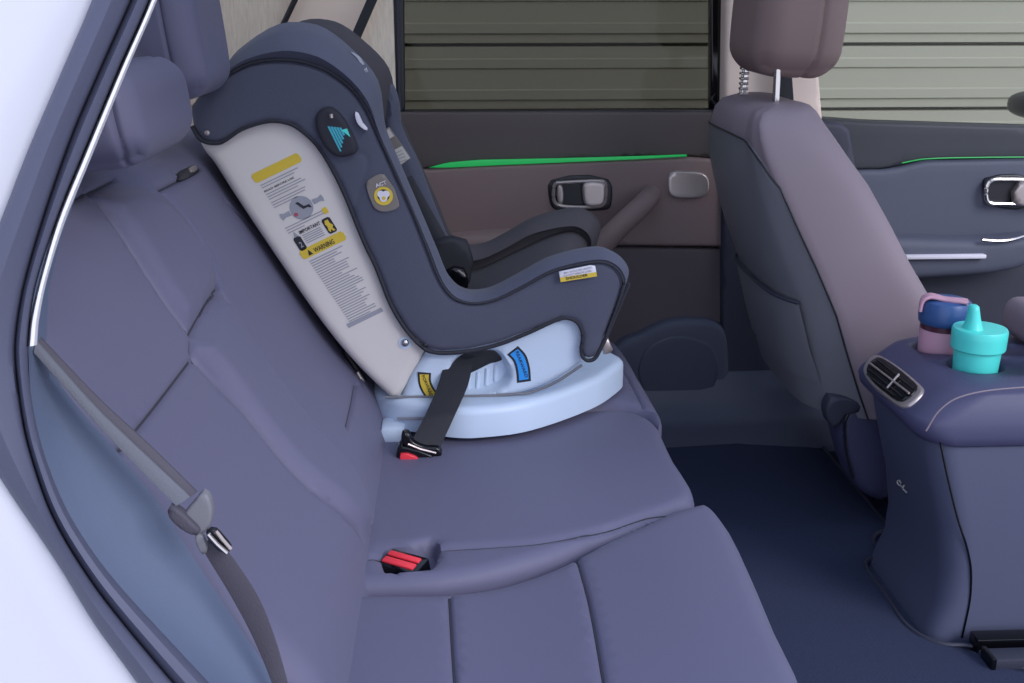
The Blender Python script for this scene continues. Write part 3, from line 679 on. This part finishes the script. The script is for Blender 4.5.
# harness straps and label flap on the far inner wing
fi = FY(2.03)
panel('inner_wing', fi.px([(386, 80), (398, 100), (400, 125), (416, 160), (432, 200), (446, 235), (462, 270), (450, 300), (420, 280), (385, 180)]), fi, .05, M['cs_fabric'], cs, r=.02, sm=2, step=.02)
wl_ = panel('warning_flap', FY(2.0).px([(377, 133), (389, 127), (411, 158), (395, 170)]), FY(2.0), .004, M['greylabel'], cs, r=.0008, sm=1, step=.01)
fl = FY(1.996)
flatpoly('label', fl.px([(380, 134), (389, 129), (394, 136), (383, 143)]), fl, .0006, M['paper'], wl_)
flatpoly('label', fl.px([(388, 153), (402, 146), (410, 158), (396, 168)]), fl, .0006, M['paper'], wl_)
bars('print', [fl.px([(391, 155+3.2*k), (402+k*1.5, 149.5+3.2*k), (402.4+k*1.5, 150.3+3.2*k), (391.4, 155.9+3.2*k)]) for k in range(4)], FY(1.9952), .0004, M['greyink'], wl_)
panel('crotch_strap', FY(1.90).px([(432, 245), (468, 243), (470, 284), (455, 292), (434, 290)]), FY(1.90), .03, M['web'], cs, r=.008, sm=2, step=.015)
panel('harness_buckle', FY(1.88).px([(446, 272), (464, 270), (468, 290), (450, 292)]), FY(1.88), .03, M['gloss_black'], cs, r=.006, sm=2, step=.01)
strip_px('harness_strap', [(400, 180), (425, 225), (445, 262)], [(412, 176), (438, 222), (458, 258)], [1.98, 1.92], [1.98, 1.92], .004, M['web'], cs)
# pod with teal warning
pod = panel('side_pod', FY(YN-.012).px([(320, 110), (330, 107), (341, 115), (352, 133), (358, 150), (350, 156), (336, 157), (325, 148), (317, 132), (315, 118)]), FY(YN-.014), .02, M['cs_piping'], cs, r=.008, sm=3, step=.008)
fp = FY(YN-.0145)
bars('print', [fp.px([(327.5+k*2.9, 126.5+k*.3), (329.5+k*2.9, 126.2+k*.3), (341.5+k*.9, 151-k*4), (340+k*.8, 151.5-k*4)]) for k in range(5)], fp, .0006, M['teal_print'], pod)
flatpoly('print', fp.px([(341, 130), (347, 128.5), (350.5, 137)]), FY(YN-.0150), .0006, M['teal'], pod)
tube('pin', oY([(331, 114), (331.5, 118)], YN-.020), .0028, M['satin'], pod, seg=8)
# emblem patch
ep = panel('emblem_patch', fs.px([(366, 183), (371, 178), (384, 173.5), (400, 205), (388, 211), (378, 210), (373, 205)]), FY(YN-.006), .004, M['greylabel'], cs, r=.001, sm=2, step=.008)
fe = FY(YN-.0068)
c0 = fe.px([(383.5, 196)])[0]
def disc(c, r, n=28): return [(c[0]+r*math.cos(t), c[1]+r*math.sin(t)) for t in np.linspace(0, 2*math.pi, n, endpoint=False)]
flatpoly('print', disc(c0, .0145), fe, .0004, M['yellow'], ep)
flatpoly('print', disc(c0+[0, .001], .0095), FY(YN-.0072), .0003, M['ink'], ep)
for dx, dy, r in ((-.004, .003, .0055), (.004, .003, .0055), (0, -.003, .006)): flatpoly('print', disc(c0+[dx, dy], r), FY(YN-.0076+.0001*dx), .0003, M['label_white'], ep)
flatpoly('print', disc(c0+[0.0005, -.003], .0028), FY(YN-.0082), .0003, M['yellow'], ep)
text('lettering', 'ACT', FY(YN-.0080), (376, 187.5), (387, 183.8), .0055, 0, M['label_white'], ep)
# bolts
for x, y, Y, r, m in ((405, 343, YN+.012, .0065, 'chrome'), (207, 133, YN-.008, .004, 'satin'), (425, 345, YN-.004, .003, 'black')):
    p = at(x, y, (0, Y, 0), (0, 1, 0)); bm = bmesh.new(); bmesh.ops.create_uvsphere(bm, u_segments=16, v_segments=8, radius=r)
    for v in bm.verts: v.co = Vector((v.co.x+p[0], v.co.y*.5+p[1], v.co.z+p[2]))
    fin('bolt', bm, M[m], cs)
p = at(405, 343, (0, YN+.0145, 0), (0, 1, 0)); pr = disc(FY(YN).uv([p])[0], .0105, 24)
flatpoly('bolt_washer', pr, FY(YN+.0148), .0012, M['cs_base'], cs)
# white gap logo tag and crescent tag on the cover
panel('crescent_tag', fs.px([(356, 111), (359, 113), (363, 122), (369, 129), (366, 129.5), (359, 124), (356, 117)]), FY(YN-.0125), .008, M['label_white'], cs, r=.0008, sm=2, step=.006)
fq = FY(YN-.004)
# brand lettering on wing (vertical strokes and letters)
strip_px('woven_logo', [(350.5, 52), (357, 58), (362, 66)], [(353.5, 52.5), (360, 57), (364.5, 64)], [1.752, 1.748], [1.757, 1.754], .001, M['greyink'], cs)
text('lettering', 'BABY', FY(1.738), (361.5, 76.5), (369, 70.5), .006, 0, M['label_white'], cs)
# yellow/white tag on arm
ft = FY(YN-.0125)
tg = panel('arm_tag', ft.px([(559, 272), (595, 264.5), (597, 276), (560.5, 282)]), ft, .003, M['label_white'], cs, r=.0005, sm=1, step=.012)
flatpoly('label', ft.px([(560, 277.5), (596.3, 272), (597, 276.2), (560.6, 282)]), FY(YN-.0128), .0004, M['yellow'], tg)
text('lettering', 'MIN. SHOULDER HEIGHT', FY(YN-.0135), (564, 274), (592, 268.4), .0030, 0, M['greyink'], tg)
text('lettering', 'DO NOT REMOVE LABEL', FY(YN-.0135), (564, 276.8), (592, 271.5), .0030, 0, M['greyink'], tg)
text('lettering', 'SHOULDER', FY(YN-.0138), (566, 280), (588, 276.2), .0045, 0, M['ink'], tg)
# printed labels on shell: baseline direction u, down direction v (pixels)
fl = FY(YN+.0146)
def lp(u, v):  # label space: origin at top-left of the yellow bar; u along text, v down the shell
    return (251+u*.87+v*.60, 176-u*.42+v*.955)
Lq = lambda u0, v0, u1, v1: fl.px([lp(u0, v0), lp(u1, v0), lp(u1, v1), lp(u0, v1)])
def rrect(u0, v0, u1, v1, r=2):
    return fl.px([lp(u0+r, v0), lp(u1-r, v0), lp(u1, v0+r), lp(u1, v1-r), lp(u1-r, v1), lp(u0+r, v1), lp(u0, v1-r), lp(u0, v0+r)])
lab = flatpoly('instruction_label', rrect(0, -1, 54, 8), fl, .0005, M['yellow'], cs)
flatpoly('label', rrect(0, 79, 50, 88), fl, .0005, M['yellow'], lab)
import random; random.seed(4)
fine = []
for v, u0, u1 in [(11, 3, 46), (13.5, 3, 40), (20.5, 3, 43), (23, 3, 46), (25.5, 3, 36), (29, 3, 42), (31.5, 3, 40), (34, 3, 30), (55, 1, 48), (57.5, 1, 46), (60, 1, 20)]:
    fine.append(Lq(u0, v, u1, v+.9))
for k in range(5): fine.append(Lq(12, 67.5+k*1.9, 33, 68.4+k*1.9))
vv = 91
while vv < 155:
    fine.append(Lq(4+(vv-91)*.03, vv, random.choice((38, 42, 34, 28, 44))-(vv-91)*.06, vv+.95)); vv += 2.35
bars('fine_print', fine, fl, .0004, M['greyink'], lab)
flatpoly('label', Lq(2, 156, 42, 160), fl, .0005, M['greyink'], lab)
text('lettering', 'WARNING', FY(YN+.0135), lp(14, 86.5), lp(37, 86.5), .0078, 0, M['ink'], lab)
text('lettering', 'IMPORTANT', FY(YN+.0138), lp(11, 66), lp(35, 66), .0058, 0, M['ink'], lab)
text('lettering', 'READ BEFORE USE', FY(YN+.0136), lp(3, 18.6), lp(37, 18.6), .0030, 0, M['ink'], lab)
flatpoly('warning_triangle', fl.px([lp(7, 86.5), lp(9.5, 81), lp(12, 86.5)]), FY(YN+.0140), .0004, M['ink'], lab)
flatpoly('warning_triangle', fl.px([lp(4, 66.5), lp(6.5, 61), lp(9, 66.5)]), FY(YN+.0144), .0004, M['greyink'], lab)
cc = fl.px([lp(27, 45)])[0]
flatpoly('pictogram', disc(cc, .0185), fl, .0004, M['greyink'], lab)
flatpoly('pictogram', fl.px([lp(8, 43), lp(14, 42.5), lp(14, 47.5), lp(8, 47), lp(4, 48.5), lp(3, 45), lp(4, 41.5)]), fl, .0004, M['greyink'], lab)
flatpoly('pictogram', fl.px([lp(40, 42.5), lp(47, 43), lp(51, 41.5), lp(52, 45), lp(51, 48.5), lp(47, 47), lp(40, 47.5)]), fl, .0004, M['greyink'], lab)
flatpoly('pictogram', fl.px([lp(24, 39), lp(27, 39), lp(30, 44.5), lp(36, 45), lp(36.5, 48.5), lp(34.5, 48), lp(33, 46.8), lp(28, 46.8)]), FY(YN+.0141), .0004, M['ink'], lab)
flatpoly('pictogram', disc(fl.px([lp(18.5, 48.5)])[0], .0032, 12), FY(YN+.0140), .0004, M['redink'], lab)
flatpoly('pictogram', rrect(2, 66.5, 10, 80, 1.5), fl, .0005, M['ink'], lab)
flatpoly('pictogram', rrect(37, 62.5, 46.5, 77.5, 1.5), fl, .0005, M['ink'], lab)
flatpoly('pictogram', fl.px([lp(40, 64.5), lp(43.5, 64.5), lp(43.5, 68), lp(45.5, 71), lp(43.5, 73), lp(45, 76), lp(42.5, 76), lp(41.5, 73.5), lp(39.5, 76), lp(38.5, 74), lp(39.5, 70), lp(38.5, 67.5)]), FY(YN+.0140), .0005, M['yellow'], lab)
flatpoly('pictogram', rrect(43.5, 53.5, 49, 59.5, 1), fl, .0005, M['yellow'], lab)
text('lettering', '2', FY(YN+.0138), lp(4.5, 77), lp(7.5, 77), .009, 0, M['greyink'], lab)
# curved routing stickers
def arcsticker(pts_out, pts_in, m, nm, txt, p0, p1):
    Yl = YN+.0155
    fr_ = FY(Yl+.0010); o = np.array(smooth(pts_out, False, 5)); i = np.array(smooth(pts_in, False, 5))[::-1]
    poly = np.vstack([o, i]); b = flatpoly(nm, fr_.px([tuple(p) for p in poly]), FY(Yl+.0014), .0005, M['ink'], cs)
    c = poly.mean(0); c_o = np.array([o[len(o)//2]*.5+i[len(i)//2]*.5])
    half = len(o); inn = []
    for k in range(half):
        a, b2 = o[k], i[half-1-k]; t = .16
        inn.append(a*(1-t)+b2*t)
    inn2 = []
    for k in range(half):
        a, b2 = o[half-1-k], i[k]; inn2.append(a*.16+b2*.84)
    trim = 1
    flatpoly('print', fr_.px([tuple(p) for p in (inn[trim:-trim]+inn2[trim:-trim])]), FY(Yl+.0008), .0005, m, b)
    text('lettering', txt, FY(Yl-.0002), p0, p1, .0052, 0, M['ink'], b)
arcsticker([(417.5, 372), (418.5, 384), (423, 394), (430, 402)], [(431, 373), (431, 381), (434, 388), (439, 394)], M['yellow'], 'routing_sticker', 'FORWARD', (421.5, 376), (430.5, 397))
arcsticker([(518, 346), (526, 355), (530, 368), (531, 381)], [(507, 354.5), (513, 361), (516, 371), (517, 383)], M['blue'], 'routing_sticker', 'REARWARD', (515.5, 352), (525.5, 378))
# tether strap behind shell on the seat joint
tube('tether_hook', oY([(345, 352), (354, 366), (362, 378), (368, 388)], 1.77), .006, M['black'], cs, seg=8)
tube('tether_clip', oY([(357, 372), (363, 382)], 1.755), .004, M['satin'], cs, seg=8)
panel('front_clip', FY(1.80).px([(600, 338), (608, 337), (614, 352), (604, 356)]), FY(1.80), .02, M['satin'], cs, r=.004, sm=1, step=.01)

# belt holding the child seat
cb2 = thing('seat_belt', 'black seat belt threaded through the pale shell of the child seat', 'seat belt', (-.02, 1.66, .345))
strip_px('webbing', [(446, 358), (437, 388), (424, 418), (411, 442)], [(474, 357), (468, 385), (455, 415), (440, 448)], [1.735, 1.69, 1.645, 1.625], [1.735, 1.69, 1.645, 1.625], .003, M['web'], cb2)
strip_px('webbing', [(455, 353), (470, 350), (484, 350)], [(452, 364), (470, 360), (484, 354)], [1.74, 1.735], [1.74, 1.735], .003, M['web'], cb2)
fk = FY(1.615)
panel('tongue', fk.px([(402, 434), (409, 433), (412, 441), (425, 447), (438, 448), (442, 453), (440, 458), (430, 457), (412, 452), (402, 445)]), fk, .014, M['gloss_black'], cb2, r=.004, sm=3, step=.006)
tube('tongue_bar', oY([(408, 444), (420, 449), (436, 453)], 1.608), .0018, M['satin'], cb2, seg=6)
b2 = thing('seat_belt_buckle', 'black buckle with red button fastened below the child seat', 'buckle', tuple(at(409, 456, (0, 1.625, 0), (0, 1, 0))), 'rear seat belt buckles')
panel('housing', fk.px([(398, 448), (404, 446), (432, 455), (434, 461), (420, 462), (398, 462)]), FY(1.612), .030, M['gloss_black'], b2, r=.003, sm=2, step=.006)
panel('release_button', fk.px([(401, 452), (414, 454), (419, 458), (402, 461)]), FY(1.606), .006, M['red'], b2, r=.0015, sm=2, step=.006)

# ================================================================== FRONT SEAT
fseat = thing('front_passenger_seat', 'front car seat in grey-brown fabric with dark map-pocket back', 'car seat', (.85, 2.06, .07))
zs = [.30, .36, .42, .50, .58, .65, .72, .770, .800, .825, .842, .851, .853]
xs = [.735, .71, .687, .658, .618, .580, .545, .522, .513, .512, .522, .545, .57]
xb = [.64, .62, .607, .585, .550, .526, .506, .499, .498, .502, .512, .535, .56]
xf = [.95, .93, .90, .855, .80, .757, .712, .672, .650, .632, .624, .618, .612]
ins = [0, 0, 0, 0, 0, .0, .004, .010, .018, .030, .048, .070, .095]
def ring(a, b, c, e, z, o=0):
    y0, y1 = 1.83+e, 2.27-e; m_ = (y0+y1)/2; w_ = (y1-y0)/2
    bk = [(a, y0-o*.6, z), (a-(a-b)*.25-o, y0+.012, z), (a-(a-b)*.6-o, y0+w_*.16, z), (b+.008-o, y0+w_*.4, z), (b-o, y0+w_*.75, z), (b-o, m_+w_*.2, z), (b+.006-o, y1-w_*.3, z), (b+.02-o, y1-w_*.1, z), (min(b+.045, b*.5+c*.5)-o, y1-.006, z), (min(b+.07, b*.35+c*.65), y1+o*.6, z)]
    fb = [(a*.5+c*.5, y1+.008, z), (c-min(.035, (c-a)*.3), y1+.004, z), (c-min(.006, (c-a)*.1), y1-w_*.1, z), (c, y1-w_*.3, z), (c-min(.03, (c-a)*.12), m_+w_*.3, z), (c-min(.03, (c-a)*.12), m_-w_*.3, z), (c, y0+w_*.3, z), (c-min(.006, (c-a)*.1), y0+w_*.1, z), (c-min(.035, (c-a)*.3), y0-.004, z), (a*.5+c*.5, y0-.010, z), (a+min(.02, (c-a)*.2), y0-.006, z)]
    return smooth(bk, False, 4), smooth(bk+fb, True, 4)
loft('backrest', [ring(a, b, c, e, z)[1] for z, a, b, c, e in zip(zs, xs, xb, xf, ins)], M['leather_side'], fseat, closed=True, caps=True, angle=70)
drk = np.array([ring(a, b, c, e, z, .004)[0] for z, a, b, c, e in zip(zs, xs, xb, xf, ins)])
kk = drk.shape[1]
ztop = np.interp(np.arange(kk)/(kk-1), [0, .04, .10, .18, .28, .45, 1], [.722, .735, .758, .778, .790, .796, .79])
def dpt(j, z, o=0): return np.array([np.interp(z, zs, drk[:, j, 0])+o, np.interp(z, zs, drk[:, j, 1]), z])
dark = [[dpt(j, .30+(ztop[j]-.30)*t) for j in range(kk)] for t in np.linspace(0, 1, 16)]
lastr = [p+np.array([.007, 0, .002]) for p in dark[-1]]
loft('back_shell', dark+[lastr], M['shell_dark'], fseat, angle=60)
tube('seam_piping', [np.array(r[0])+[.001, -.002, 0] for r in dark]+[np.array(p) for p in dark[-1][1:]], .0018, M['black'], fseat, seg=6)
# map pocket
pk = []
for i, (z, a, b, c, e) in enumerate(zip(zs[1:4], xs[1:4], xb[1:4], xf[1:4], ins[1:4])):
    pk.append([np.array(p) for p in ring(a, b, c, e, z, .014 if i else .008)[0]][7:-6])
pk.append([np.array(p)+[-.003, 0, .012] for p in pk[-1]])
zt = [p+np.array([.012, 0, -.002]) for p in pk[-1]]
loft('map_pocket', pk+[zt], M['shell_dark'], fseat, angle=40)
tube('pocket_hem', pk[-1], .0035, M['fdoor_low'], fseat, seg=6)
box('seat_cushion', (.88, 1.30, 1.86, 2.24, .16, .36), M['fdoor_low'], fseat, r=.05, seg=4)
rr_ = FY(1.835).px([(843, 412), (852, 406), (866, 405), (888, 412), (890, 440), (890, 502), (872, 500), (856, 486), (846, 460), (840, 432)])
panel('cushion_side', rr_, FY(1.835), .07, M['console'], fseat, r=.02, sm=3, step=.015)
tube('side_hem', smooth(oY([(850, 410), (845, 422), (846, 450), (853, 478)], 1.832)), .003, M['black'], fseat, seg=6)
box('seat_mount', (.84, 1.2, 1.92, 2.22, .07, .17), M['black'], fseat, r=.01)
panel('hinge_cover', FY(1.828).px([(832, 398), (858, 402), (862, 412), (846, 416), (836, 430), (826, 415)]), FY(1.828), .03, M['fdoor_low'], fseat, r=.006, sm=2, step=.012)
headrest('headrest', .524, .682, 1.93, 2.19, .893, 1.10, M['leather_brown'], fseat, tilt=.05, seamy=.35, rr=.05)
tube('headrest_post', [(.568, 1.97, .83), (.566, 1.97, .92)], .0065, M['chrome'], fseat, seg=12)
tube('headrest_post', [(.545, 2.13, .83), (.553, 2.13, .92)], .0065, M['chrome'], fseat, seg=12)
for k in range(7): 
    bm = bmesh.new(); box_bm(bm, .541, .557, 2.121, 2.139, .842+k*.0095, .847+k*.0095, .002); fin('post_notch', bm, M['chrome'], fseat)
for x, y in ((.568, 1.97), (.545, 2.13)): lathe('post_sleeve', (x, y, .845), [(.014, 0), (.014, .003), (.010, .005)], M['black'], fseat, seg=16)
# front belt on the middle pillar
pb = thing('seat_belt', 'dark grey seat belt hanging down the cream middle pillar', 'seat belt', (.69, 2.36, .80))
ribbon('webbing', oY([(776, -50), (780, 40), (786, 122), (790, 150)], 2.355), (.020, 0, 0), .002, M['web'], pb)
rb = thing('seat_belt', 'black seat belt running down the cream far rear pillar behind the child seat', 'seat belt', (-.2, 2.35, .9))
ribbon('webbing', oY([(384, -40), (372, 0), (358, 32), (340, 75)], 2.33), (.011, 0, 0), .002, M['web'], rb)

# ================================================================== CENTRE CONSOLE
con = thing('centre_console', 'purple-grey centre console with rear air vent and cup holders', 'console', (1.0, 1.62, .07))
Y0, Y1 = 1.46, 1.745
def rsec(x0, x1, y0, y1, z, r, k=5, bow=0):
    P = [(x1, y0, z)]
    for t in np.linspace(0, math.pi/2, k+1): P.append((x0+r-r*math.sin(t), y0+r-r*math.cos(t), z))
    P.append((x0-bow, (y0+y1)/2, z))
    for t in np.linspace(0, math.pi/2, k+1): P.append((x0+r-r*math.cos(t), y1-r+r*math.sin(t), z))
    P.append((x1, y1, z)); return P
lv = [(.07, .722, .03), (.10, .730, .03), (.135, .740, .035), (.19, .740, .04), (.26, .728, .04), (.33, .708, .04), (.40, .690, .04), (.42, .690, .04)]
loft('column', [rsec(x, 1.55, Y0+.004, Y1-.004, z, r) for z, x, r in lv], M['column'], con, closed=True, caps=True, angle=50)
tube('panel_gap', smooth([at(x, y, (0, Y0+.003, 0), (0, 1, 0)) for x, y in [(938, 432), (947, 475), (958, 520), (967, 548), (971, 570), (970, 600), (962, 638)]]), .0016, M['gloss_black'], con, seg=6)
lv = [(.400, .696, .035), (.404, .680, .045), (.416, .668, .05), (.432, .664, .05), (.440, .668, .05), (.478, .716, .05), (.485, .732, .05), (.489, .760, .04), (.490, .80, .03)]
rows = []
for i, (z, x, r) in enumerate(lv):
    e = [0, -.004, -.006, -.006, -.005, 0, .008, .020, .034][i]
    rows.append(rsec(x, 1.5, Y0+e, Y1-e, z, r))
capo = loft('top_cover', rows, M['console'], con, closed=True, caps=True, angle=50)
# cup positions
ct = at(980.5, 327, (0, 1.57, 0), (0, 1, 0)); cp = at(947, 298, (0, 1.665, 0), (0, 1, 0))
cuts = []
for c, r in ((ct, .043), (cp, .043)):
    cuts.append(lathe('cut', (c[0]-con.location.x, c[1]-con.location.y, .42-con.location.z), [(r, 0), (r, .3)], M['column'], None, seg=36))
for c, q in zip(cuts, (ct, cp)): c.location = (q[0], q[1], .435)
evalbool(capo, cuts)
tube('stitch_line', smooth([at(x, y, (0, Y0-.006, 0), (0, 1, 0)) for x, y in [(926, 431), (938, 412), (955, 399), (985, 391), (1040, 386)]]), .0012, M['leather_side'], con, seg=6)
box('armrest', (.90, 1.5, Y0+.03, Y1-.02, .495, .56), M['leather_side'], con, r=.02, seg=4)
# vent on slanted rear face
a_ = np.array([.048, 0, .038]); a_ /= np.linalg.norm(a_); nn = np.array([-a_[2], 0, a_[0]]); c = np.array([.692, 1.60, .459])
uu = np.array([0, 1., 0]); vv_ = a_
FV = Frame(c+nn*.004, uu, vv_, nn)
vq = FV.px([(862.5, 371), (865, 362), (873, 354.5), (881, 355), (900, 367), (918, 382), (923, 388), (921, 394), (909, 405), (900, 406), (885, 396), (870, 383)])
fv = panel('vent_frame', vq, FV, .03, M['satin'], con, r=.004, sm=3, step=.006)
def sc_(P, f): c_ = P.mean(0); return c_+(P-c_)*f
panel('vent_opening', sc_(vq, .84), Frame(c+nn*.0062, uu, vv_, nn), .01, M['gloss_black'], fv, r=.001, sm=3, step=.01)
q = vq; um, uM, vm, vM = q[:, 0].min(), q[:, 0].max(), q[:, 1].min(), q[:, 1].max(); cu_, cv_ = (um+uM)/2, (vm+vM)/2
def vbar(nm, a, b, r, m, h=.010): tube(nm, [FV.w(np.array([a]), [h])[0], FV.w(np.array([b]), [h])[0]], r, M[m], fv, seg=8)
lp_ = FV.px([(872, 366), (911, 396), (901, 377), (889, 391), (880, 371), (884, 379), (903, 388), (905, 395)])
vbar('vent_vane', lp_[0], lp_[1], .0018, 'satin', .006); vbar('vent_divider', lp_[2], lp_[3], .0018, 'satin', .006)
for a_, b_ in (((870, 371), (903, 398)), ((878, 361), (914, 390)), ((868, 376), (895, 397))):
    z_ = FV.px([a_, b_]); vbar('vent_vane', z_[0], z_[1], .0012, 'black', .004)
# usb style symbol on the column
bm = bmesh.new()
tube_bm(bm, [at(x, y, (.722, 0, 0), (1, 0, 0))+np.array([-.0, 0, 0]) for x, y in ((897.3, 481), (899.5, 480.5), (901, 483), (899.5, 485.5), (897.5, 483.5), (897.3, 481))], .0012, 6)
tube_bm(bm, [at(x, y, (.722, 0, 0), (1, 0, 0))+np.array([-.0, 0, 0]) for x, y in ((900, 485), (902.5, 487.5), (904, 485), (903, 489), (906.5, 492.5))], .0012, 6)
fin('anchor_symbol', bm, M['paper'], con)
# near front seat rail
rl = thing('seat_rail', 'black steel seat rail on the carpet beside the console', 'rail', (1.0, 1.45, .07))
q1 = at(978, 615, (0, 1.43, 0), (0, 1, 0)); q2 = at(993, 632, (0, 1.39, 0), (0, 1, 0))
box('rail', (q1[0], 1.5, 1.420, 1.448, .07, .10), M['gloss_black'], rl, r=.003)
box('rail', (q2[0], 1.5, 1.375, 1.408, .07, .095), M['fdoor_low'], rl, r=.004)
box('rail_cap', (q2[0]-.004, q2[0]+.004, 1.373, 1.410, .07, .097), M['gloss_black'], rl, r=.002)

# cups
def cup_teal(c):
    t = thing('sippy_cup', 'turquoise toddler sippy cup with spout in the console cup holder', 'cup', (c[0], c[1], c[2]-.138))
    lathe('cup_body', (c[0], c[1], c[2]-.138), [(.026, 0), (.029, .003), (.0345, .10), (.0345, .11)], M['teal'], t)
    lid = lathe('lid', (c[0], c[1], c[2]-.138), [(.0345, .103), (.0385, .104), (.040, .106), (.0405, .124), (.0405, .134), (.039, .137), (.030, .1375), (.010, .138)], M['teal'], t)
    rows = []
    for h_, rx, ry, ox in ((.136, .015, .019, 0), (.143, .0125, .015, 0), (.155, .010, .012, -.001), (.166, .0085, .010, -.002), (.172, .0075, .009, -.0025), (.1745, .005, .006, -.003)):
        rows.append([(c[0]-.014+ox+rx*math.cos(q_), c[1]-.004+ry*math.sin(q_), c[2]-.138+h_) for q_ in np.linspace(0, 2*math.pi, 24, endpoint=False)])
    loft('spout', rows, M['teal'], t, closed=True, caps=True)
cup_teal(ct)
def cup_pink(c):
    t = thing('travel_tumbler', 'pink tumbler with navy lid and pink sipper strap in the console cup holder', 'cup', (c[0], c[1], c[2]-.162))
    lathe('tumbler_body', (c[0], c[1], c[2]-.162), [(.030, 0), (.033, .004), (.0365, .10), (.037, .112)], M['pink'], t)
    lathe('ring', (c[0], c[1], c[2]-.162), [(.0362, .110), (.0362, .122)], M['maroon'], t)
    lathe('lid', (c[0], c[1], c[2]-.162), [(.0375, .121), (.040, .124), (.041, .132), (.0405, .150), (.037, .158), (.030, .161), (.012, .162)], M['navy'], t)
    zt_ = c[2]-.162+.164
    P = smooth([(c[0]-.040, c[1]+.004, zt_-.022), (c[0]-.038, c[1]+.002, zt_-.004), (c[0]-.028, c[1]-.002, zt_+.0025), (c[0]-.010, c[1]-.012, zt_), (c[0]+.010, c[1]-.022, zt_-.0005), (c[0]+.022, c[1]-.027, zt_-.001)], False, 4)
    wv = [(w_*.35, w_*.94, 0) for w_ in np.interp(np.linspace(0, 1, len(P)), [0, .3, .6, 1], [.015, .014, .009, .011])]
    ribbon('sipper_strap', P, wv, .005, M['pink'], t)
cup_pink(cp)

# ================================================================== FLOOR MAT
mb = [(.30, .93), (.90, .93), (1.1, 1.1), (1.2, 1.34)]+[tuple(p) for p in FZ(.078).px([(1040, 667), (1024, 668), (1000, 665), (985, 657), (972, 647), (945, 645), (920, 636), (903, 622), (885, 595), (868, 572), (866, 562), (878, 556), (883, 549), (873, 543), (876, 534), (886, 530)])]+[(.80, 1.86), (.80, 2.22), (.45, 2.235), (.20, 2.235), (.20, 1.0)]
mt = panel('floor_mat', mb, FZ(.079), .009, M['mat'], None, r=.003, sm=2, step=.04)
tag(mt, 'dark blue carpet floor mat with scalloped edge round the console', 'mat')
edge = [np.array([x, y, .0795]) for x, y in smooth([list(p) for p in mb[4:22]], False, 4)]
tube('bound_edge', edge, .0035, M['fdoor_low'], mt, seg=6)
